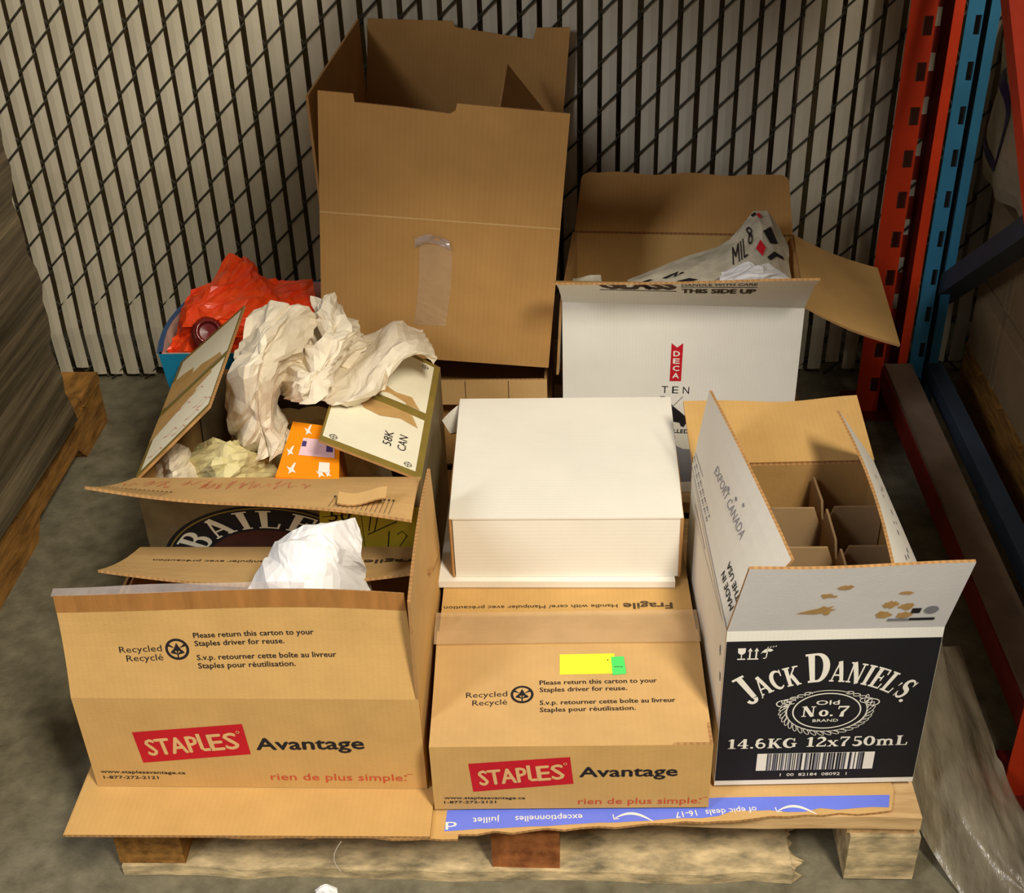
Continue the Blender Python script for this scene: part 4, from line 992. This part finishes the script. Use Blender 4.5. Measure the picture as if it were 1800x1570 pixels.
# white sheet in the front left carton
wp, _, _ = crumpled('paper_sheet', 'bright white creased paper sticking out of the front left carton', 'paper',
  [[(425, 1052, -1.13), (480, 1065, -1.17), (540, 1065, -1.175), (600, 1060, -1.15), (652, 1052, -1.10)], [(450, 1000, -1.11), (494, 1000, -1.15), (545, 1003, -1.155), (592, 1000, -1.14), (646, 1008, -1.08)],
   [(474, 972, -1.09), (502, 962, -1.12), (546, 960, -1.13), (592, 962, -1.12), (634, 978, -1.10)], [(488, 957, -1.08), (522, 936, -1.10), (562, 925, -1.11), (600, 922, -1.10), (642, 950, -1.09)],
   [(490, 955, -1.07), (524, 932, -1.09), (566, 925, -1.09), (622, 906, -1.08), (641, 946, -1.08)]], 52, .006, 'paper_white', 6, 26)
crumpled('paper_sheet', 'grey-white torn sheet behind the bright paper in the front left carton', 'paper',
  [[(600, 1050, -1.06), (630, 1055, -1.06), (654, 1045, -1.05)], [(605, 1000, -1.05), (625, 1005, -1.06), (650, 1018, -1.05)], [(610, 968, -1.04), (622, 966, -1.05), (634, 976, -1.04)]], 55, .003, 'paper', 3, 14)

# newspaper in the wine carton
nw, NC, norg = crumpled('newspaper', 'twisted printed newspaper sheet rising to a point in the wine carton', 'newspaper',
  [[(1102, 493, -.46), (1195, 455, -.44), (1275, 425, -.42), (1338, 366, -.40), (1384, 430, -.42)], [(1108, 500, -.49), (1205, 482, -.49), (1290, 465, -.49), (1346, 432, -.47), (1388, 470, -.46)],
   [(1118, 520, -.51), (1215, 520, -.52), (1300, 520, -.52), (1350, 515, -.52), (1392, 515, -.50)]], 61, .003, 'news', 4, 26)
def newsprint(mt, items):
    pr = Print(0); pr.gap = .03; pr.fn = lambda a, b: NC.pt(a, b)-norg+(CLOC-NC.pt(a, b)).normalized()*.0045
    for it in items:
        if it[0] == 't': pr.text(it[1], it[2], it[3], it[4], it[5], .02, it[6])
        elif it[0] == 'p': pr.poly(it[1])
        else: pr.line(it[1], it[2])
    pr.on(nw, 'newsprint', [mt])
newsprint('ink', [('t', 'MIL', .56, .50, .085, -.26, 0), ('t', '8', .655, .38, .03, -.22, 0), ('p', [(.76, .32), (.82, .22), (.88, .34), (.82, .46)]), ('p', [(.725, .03), (.75, .03), (.75, .09), (.725, .09)]),
  ('l', [(.22, .50), (.25, .42), (.27, .5), (.30, .44)], .03), ('l', [(.10, .55), (.15, .5)], .03), ('l', [(.76, .62), (.84, .55), (.93, .50)], .03), ('l', [(.30, .7), (.36, .66)], .05)])
newsprint('red', [('p', [(.70, .50), (.735, .42), (.765, .53), (.72, .60)]), ('p', [(.752, .09), (.768, .08), (.77, .15), (.755, .16)]), ('p', [(.25, .78), (.28, .74), (.29, .84), (.26, .86)])])
crumpled('paper_wad', 'bright white paper wad in the right corner of the wine carton', 'paper',
  [[(1268, 480, -.50), (1310, 462, -.51), (1340, 466, -.52), (1380, 476, -.50)], [(1268, 494, -.53), (1310, 484, -.55), (1345, 482, -.55), (1388, 490, -.53)], [(1270, 515, -.54), (1310, 512, -.555), (1345, 512, -.555), (1388, 512, -.54)]], 64, .005, 'paper_white', 5, 18)
crumpled('newspaper', 'small newspaper corner showing at the left of the wine carton', 'newspaper',
  [[(1008, 492, -.50), (1030, 486, -.50), (1056, 484, -.50)], [(1006, 512, -.53), (1030, 512, -.53), (1060, 512, -.53)]], 66, .003, 'news', 3, 10)

# red film bag in the bin
crumpled('plastic_bag', 'crumpled translucent red plastic bag bulging out of the blue bin', 'bag',
  [[(392, 470, -.46), (415, 452, -.45), (437, 447, -.44), (460, 498, -.42), (550, 500, -.42)], [(350, 515, -.51), (385, 500, -.54), (425, 506, -.53), (480, 520, -.52), (552, 530, -.48)],
   [(318, 560, -.55), (345, 545, -.59), (390, 550, -.60), (460, 560, -.58), (552, 570, -.53)], [(308, 605, -.575), (335, 600, -.60), (385, 605, -.605), (450, 610, -.60), (545, 610, -.57)],
   [(300, 640, -.585), (335, 645, -.60), (385, 645, -.60), (450, 645, -.60), (540, 645, -.58)]], 71, .012, 'redbag', 10, 36)
def jar():
    p = at(366, 583, 1, -.625); o = thing('glass_jar', 'dark red glass jar end inside the red bag', 'jar', p)
    mb = MB(); ax = Vector((.25, -.75, .55)).normalized(); u = ax.cross(Vector((0, 0, 1))).normalized(); v = u.cross(ax)
    prof = [(.0, -.05), (.020, -.05), (.026, -.03), (.026, -.012), (.022, -.003), (.014, .002), (.013, -.004), (0, -.006)]
    n = 18; rings = [[tuple(ax*h+(u*math.cos(2*math.pi*k/n)+v*math.sin(2*math.pi*k/n))*r) for k in range(n)] for r, h in prof]
    for i in range(len(rings)-1):
        for k in range(n): mb.quad(rings[i][k], rings[i][(k+1) % n], rings[i+1][(k+1) % n], rings[i+1][k])
    build(mb, 'body', 'glass', o, None, None, True)
    mb = MB(); pts = [tuple(ax*.004+(u*math.cos(2*math.pi*k/n)+v*math.sin(2*math.pi*k/n))*.017) for k in range(n+1)]; mb.tube(pts, .0022, 6, 0, False); build(mb, 'rim', 'glass', o, None, None, True)
jar()

# ------------------------------------------------------------------ wrapped load on its skid at the left
sk = thing('wooden_skid', 'worn amber wooden skid under the film-wrapped load on the left', 'pallet', (-.912, -1.575, 0))
for k in range(12):
    mb = MB(); mb.box(0, 1.0, 0, .095, .095, .118); build(mb, 'deck_board', 'wood_old', sk, Matrix.Translation((0, .002+k*.118, 0)))
def notched():
    L = 1.40; pts = [(0, 0), (.10, 0), (.13, .035), (.34, .035), (.37, 0), (1.0, 0), (1.03, .035), (1.24, .035), (1.27, 0), (L, 0), (L, .094), (0, .094)]
    mb = MB(); n = len(pts)
    mb.v = [(0, y, z) for y, z in pts]+[(.04, y, z) for y, z in pts]; mb.f = [list(range(n))[::-1], list(range(n, 2*n))]+[[i, (i+1) % n, n+(i+1) % n, n+i] for i in range(n)]; mb.m = [0]*(n+2)
    return mb.mesh('stringer', ['wood_old'])
NM = notched()
for x in (0, .48, .955): link('stringer', NM, sk, Matrix.Translation((x, 0, 0)))
ld = MB(); nn = 22
rr = random.Random(77)
X1 = lambda z, y: .028-.9+.9+ .006*math.sin(z*22+y*3)+.004*math.sin(z*61+1)
def loadpt(y, z): return (.100+.005*math.sin(z*24+y*4)+.004*math.sin(z*67+y*2)-.012*(z > 1.0), y, z)
ys = [-1.50+1.14*i/14 for i in range(15)]; zs = [.119+1.35*i/44 for i in range(45)]
org = Vector((-.45, -.85, .119))
for i in range(14):
    for j in range(44): ld.quad(*[tuple(Vector(loadpt(ys[a], zs[b]))-org) for a, b in ((i, j), (i+1, j), (i+1, j+1), (i, j+1))])
for j in range(44):
    a, b = Vector(loadpt(ys[14], zs[j])), Vector(loadpt(ys[14], zs[j+1])); ld.quad(a-org, Vector((-.9, ys[14], a.z))-org, Vector((-.9, ys[14], b.z))-org, b-org)
    a, b = Vector(loadpt(ys[0], zs[j])), Vector(loadpt(ys[0], zs[j+1])); ld.quad(Vector((-.9, ys[0], a.z))-org, a-org, b-org, Vector((-.9, ys[0], b.z))-org)
ld.quad(*[tuple(Vector(p)-org) for p in ((-.9, -1.5, 1.469), (.1, -1.5, 1.469), (.1, -.36, 1.469), (-.9, -.36, 1.469))])
lo = build(ld, 'wrapped_load', 'load', None, Matrix.Translation(org), None, True); tag(lo, 'tall dark load wrapped in streaky stretch film on the left skid', 'load')

# ------------------------------------------------------------------ rack frames and loads at the right
def perforated_upright(parent, x, y, ztop, mats, wl=.030, wr=.014, slot=True, wide=.088, bz=.01):
    face, inner_ = mats
    def plate(x0, x1, yy, slots, mt, lab, sh=0.):
        mb = MB(); p = .0762; xa, xb = x0+(x1-x0)*.55, x0+(x1-x0)*.92
        if not slots: mb.box(x0, x1, yy, yy+.003, bz, ztop)
        else:
            mb.box(x0, xa, yy, yy+.003, bz, ztop); mb.box(xb, x1, yy, yy+.003, bz, ztop); z = bz
            while z < ztop: mb.box(xa, xb, yy, yy+.003, z, min(ztop, z+.044)); z += p
        build(mb, lab, mt, parent)
    fw = wide*.5
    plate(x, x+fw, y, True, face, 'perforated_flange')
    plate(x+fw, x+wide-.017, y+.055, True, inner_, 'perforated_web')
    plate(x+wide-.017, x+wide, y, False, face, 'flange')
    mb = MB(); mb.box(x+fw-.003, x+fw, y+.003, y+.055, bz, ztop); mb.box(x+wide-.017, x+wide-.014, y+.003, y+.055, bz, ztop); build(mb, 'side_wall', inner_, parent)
of = thing('orange_rack_frame', 'orange perforated steel rack upright frame on the right', 'rack', (1.579, -1.19, 0))
g0 = Vector((1.579, -1.19, 0))
perforated_upright(of, 0, 1.19-.17, 2.2, ('orange', 'orange_shaded'))
perforated_upright(of, .012, .05, 2.2, ('orange', 'orange_shaded'))
mb = MB(); mb.box(-.012, .089, 1.0, 1.10, 0, .01); build(mb, 'foot_plate', 'orange_shaded', of)
mb = MB(); mb.box(0, .105, .03, .13, 0, .01); build(mb, 'foot_plate', 'orange_shaded', of)
mb = MB(); mb.bar((.070, .06, .10), (.070, 1.015, .10), .050, .040); build(mb, 'strut', 'steel', of, None, 'dusty brown lower strut')
mb = MB(); mb.bar((.0435, .06, .088), (.0435, 1.03, .088), .003, .045); build(mb, 'strut_lip', 'orange_shaded', of)
mb = MB(); mb.bar((.058, .93, 1.10), (.058, .01+.05, .325), .030, .040, (1, 0, 0)); build(mb, 'brace', 'orange', of)
bf = thing('blue_rack_frame', 'blue rack upright frame with a grey-blue diagonal brace behind the orange one', 'rack', (1.684, -1.19, 0))
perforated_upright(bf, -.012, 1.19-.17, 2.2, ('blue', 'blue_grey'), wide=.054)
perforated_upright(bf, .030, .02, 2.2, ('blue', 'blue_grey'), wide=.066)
mb = MB(); mb.bar((.045, 1.13, .20), (.045, .28, .86), .034, .048, (1, 0, 0)); build(mb, 'brace', 'blue_grey', bf)
mb = MB(); mb.bar((.036, .08, .10), (.036, 1.03, .10), .030, .035); build(mb, 'strut', 'blue_grey', bf)

# neighbour bay: cartons under film, a printed sack on top
cy_ = [(-1.05, -.74), (-.735, -.43), (-.425, -.10)]
labels = ['film-wrapped brown carton, {} tier, {} of the stack behind the rack frames']
for ti, (z0, z1) in enumerate(((.12, .27), (.275, .43))):
    for ci, (a, b) in enumerate(cy_):
        o = thing('wrapped_carton', 'dim film-wrapped brown carton behind the rack, %s tier, %s' % (('lower', 'upper')[ti], ('nearest the camera', 'in the middle', 'nearest the fence')[ci]), 'box', (1.80, a, z0), None, 'wrapped cartons in the next bay')
        h = z1-z0; d_ = b-a
        mb = MB(); mb.box(0, .45, 0, d_, 0, h); build(mb, 'body', 'load2', o)
        mb = MB(); mb.box(-.0012, .0, d_*.46, d_*.54, 0, h); mb.box(-.0012, 0, 0, d_, h-.03, h); build(mb, 'tape', 'tape', o)
nb = thing('wooden_pallet', 'shadowed pallet under the cartons in the next bay', 'pallet', (1.80, -1.06, 0))
for k in range(8): mb = MB(); mb.box(0, .6, 0, .10, .098, .119); build(mb, 'deck_board', 'wood_old', nb, Matrix.Translation((0, .002+k*.124, 0)))
for x in (.0, .28, .55): mb = MB(); mb.box(0, .04, 0, .97, .0, .097); build(mb, 'stringer', 'wood_old', nb, Matrix.Translation((x, 0, 0)))
def sack():
    o = thing('printed_sack', 'off-white plastic sack with a purple ring emblem at upper right', 'sack', (1.80, -.175, .446))
    mb = MB(); nu, nv = 16, 12
    def S(a, b):                                        # closed pillow, leaning on the fence
        y = -.20+.36*a; z = .33*b; bul = math.sin(math.pi*a)**.5*math.sin(math.pi*min(1, b*.98+.01))**.4
        return Vector((-.035*bul+.006*math.sin(a*17+b*9), y, z+.012*math.sin(a*6)))
    fr_p = [[S(i/nu, j/nv) for i in range(nu+1)] for j in range(nv+1)]
    bk = [[Vector((.16-p.x*.5, p.y, p.z)) for p in r] for r in fr_p]
    for j in range(nv):
        for i in range(nu):
            mb.quad(fr_p[j][i+1], fr_p[j][i], fr_p[j+1][i], fr_p[j+1][i+1]); mb.quad(bk[j][i], bk[j][i+1], bk[j+1][i+1], bk[j+1][i])
    for i in range(nu): mb.quad(fr_p[nv][i+1], fr_p[nv][i], bk[nv][i], bk[nv][i+1]); mb.quad(fr_p[0][i], fr_p[0][i+1], bk[0][i+1], bk[0][i])
    for j in range(nv): mb.quad(fr_p[j][0], bk[j][0], bk[j+1][0], fr_p[j+1][0]); mb.quad(bk[j][nu], fr_p[j][nu], fr_p[j+1][nu], bk[j+1][nu])
    build(mb, 'body', 'sack', o, None, None, True)
    pr = Print(0); pr.gap = 0; pr.fn = lambda a, b: S(a, b)+Vector((-.002, 0, 0))
    n = 36
    pr.line([(.74+.17*math.cos(2*math.pi*i/n), .42+.25*math.sin(2*math.pi*i/n)) for i in range(n)], [.07+.02*math.sin(i*.7) for i in range(n)], 0, True)
    pr.on(o, 'ring_emblem', ['purple'], 'purple ring emblem'); return o
sack()

# stretch film trailing on the floor in front of the rack
def film(name, label, rows, seed, amp):
    g = [[Vector(p) for p in r] for r in rows]; C_ = Crumple([[(0, 0, 0)]*len(rows[0])]*len(rows), seed, amp, 5); C_.g = g; C_.m, C_.n = len(g), len(g[0])
    mb = MB(); res = 40; P = [[C_.pt(i/res, j/res) for i in range(res+1)] for j in range(res+1)]
    for R_ in P:
        for p in R_: p.z = max(p.z, .003)
    org = sum((p for R_ in P for p in R_), Vector())/((res+1)**2); org.z = 0
    for R_ in P:
        for p in R_: mb.v.append(tuple(p-org))
    for j in range(res):
        for i in range(res): a = j*(res+1)+i; mb.f.append([a, a+1, a+res+2, a+res+1]); mb.m.append(0)
    o = build(mb, name, 'film', None, Matrix.Translation(org), None, True); tag(o, label, 'film'); return o
film('stretch_film', 'shiny loose stretch film trailing on the floor beside the pallet',
  [[(1.450, -.98, .10), (1.50, -.96, .11), (1.545, -.94, .10), (1.585, -.92, .08)], [(1.447, -1.10, .09), (1.49, -1.09, .11), (1.54, -1.08, .10), (1.578, -1.07, .07)],
   [(1.452, -1.19, .05), (1.49, -1.20, .09), (1.54, -1.21, .09), (1.585, -1.20, .06)], [(1.490, -1.29, .01), (1.53, -1.30, .06), (1.58, -1.31, .06), (1.66, -1.30, .05)],
   [(1.545, -1.37, .005), (1.60, -1.37, .04), (1.66, -1.37, .05), (1.74, -1.36, .04)], [(1.620, -1.42, .004), (1.68, -1.42, .03), (1.74, -1.42, .03), (1.82, -1.40, .03)]], 91, .010)

# unseen shelf on posts behind the fence, added to shade the bay's back
cs = thing('shade_shelf', 'added unseen plywood shelf on steel arms that shades the bay', 'shelf', (1.0, .08, 0))
mb = MB(); mb.box(-.20, .56, -1.27, .02, 1.150, 1.170); build(mb, 'shelf_board', 'wood_old', cs)
for x in (-.12, .45):
    mb = MB(); mb.box(x-.03, x+.03, 0, .06, 0, 1.9); build(mb, 'post', 'steel', cs)
    mb = MB(); mb.box(x-.025, x+.025, -1.24, 0, 1.112, 1.149); build(mb, 'arm', 'steel', cs)
cs2 = thing('rack_shade_deck', 'added unseen rack deck that shades the neighbouring bay', 'shelf', (2.48, -.62, 1.14))  # rack deck added out of view to darken the bay below
mb = MB(); mb.box(-.68, .7, -.58, .5, 0, .02); build(mb, 'deck', 'wood_old', cs2)
for y in (-.58, .46): mb = MB(); mb.box(-.62, .7, y, y+.04, -.09, 0); build(mb, 'beam', 'orange', cs2)

# unseen tall load added beside the rack to keep light off its lower parts
al = thing('wrapped_load', 'added unseen film-wrapped load on a pallet that shades the rack', 'load', (1.72, -2.02, 0))
mb = MB(); mb.box(0, .75, 0, .53, .12, 1.62); build(mb, 'body', 'load', al)
for k in range(4): mb = MB(); mb.box(0, .75, .002+.14*k, .10+.14*k, .098, .119); build(mb, 'deck_board', 'wood_old', al)
for x in (0, .355, .71): mb = MB(); mb.box(x, x+.04, 0, .53, 0, .097); build(mb, 'stringer', 'wood_old', al)

# scraps
crumpled('paper_scrap', 'tiny white torn paper scrap on the floor in front of the pallet', 'paper',
  [[(552, 1566, -1.33), (572, 1554, -1.33), (592, 1562, -1.33)], [(556, 1576, -1.335), (574, 1572, -1.34), (594, 1578, -1.335)]], 95, .003, 'paper_white', 3, 8)
mb = MB(); p0 = Vector((.745, -1.317, .122)); pts = [p0+Vector((-.012*math.sin(i/10*2.6), -.001, -.055*i/10)) for i in range(11)]
mb.tube([p-p0 for p in pts], .0005, 5); o = build(mb, 'thread', 'thread', None, Matrix.Translation(p0)); tag(o, 'thin pale thread hanging from the cardboard edge over the pallet opening', 'thread')
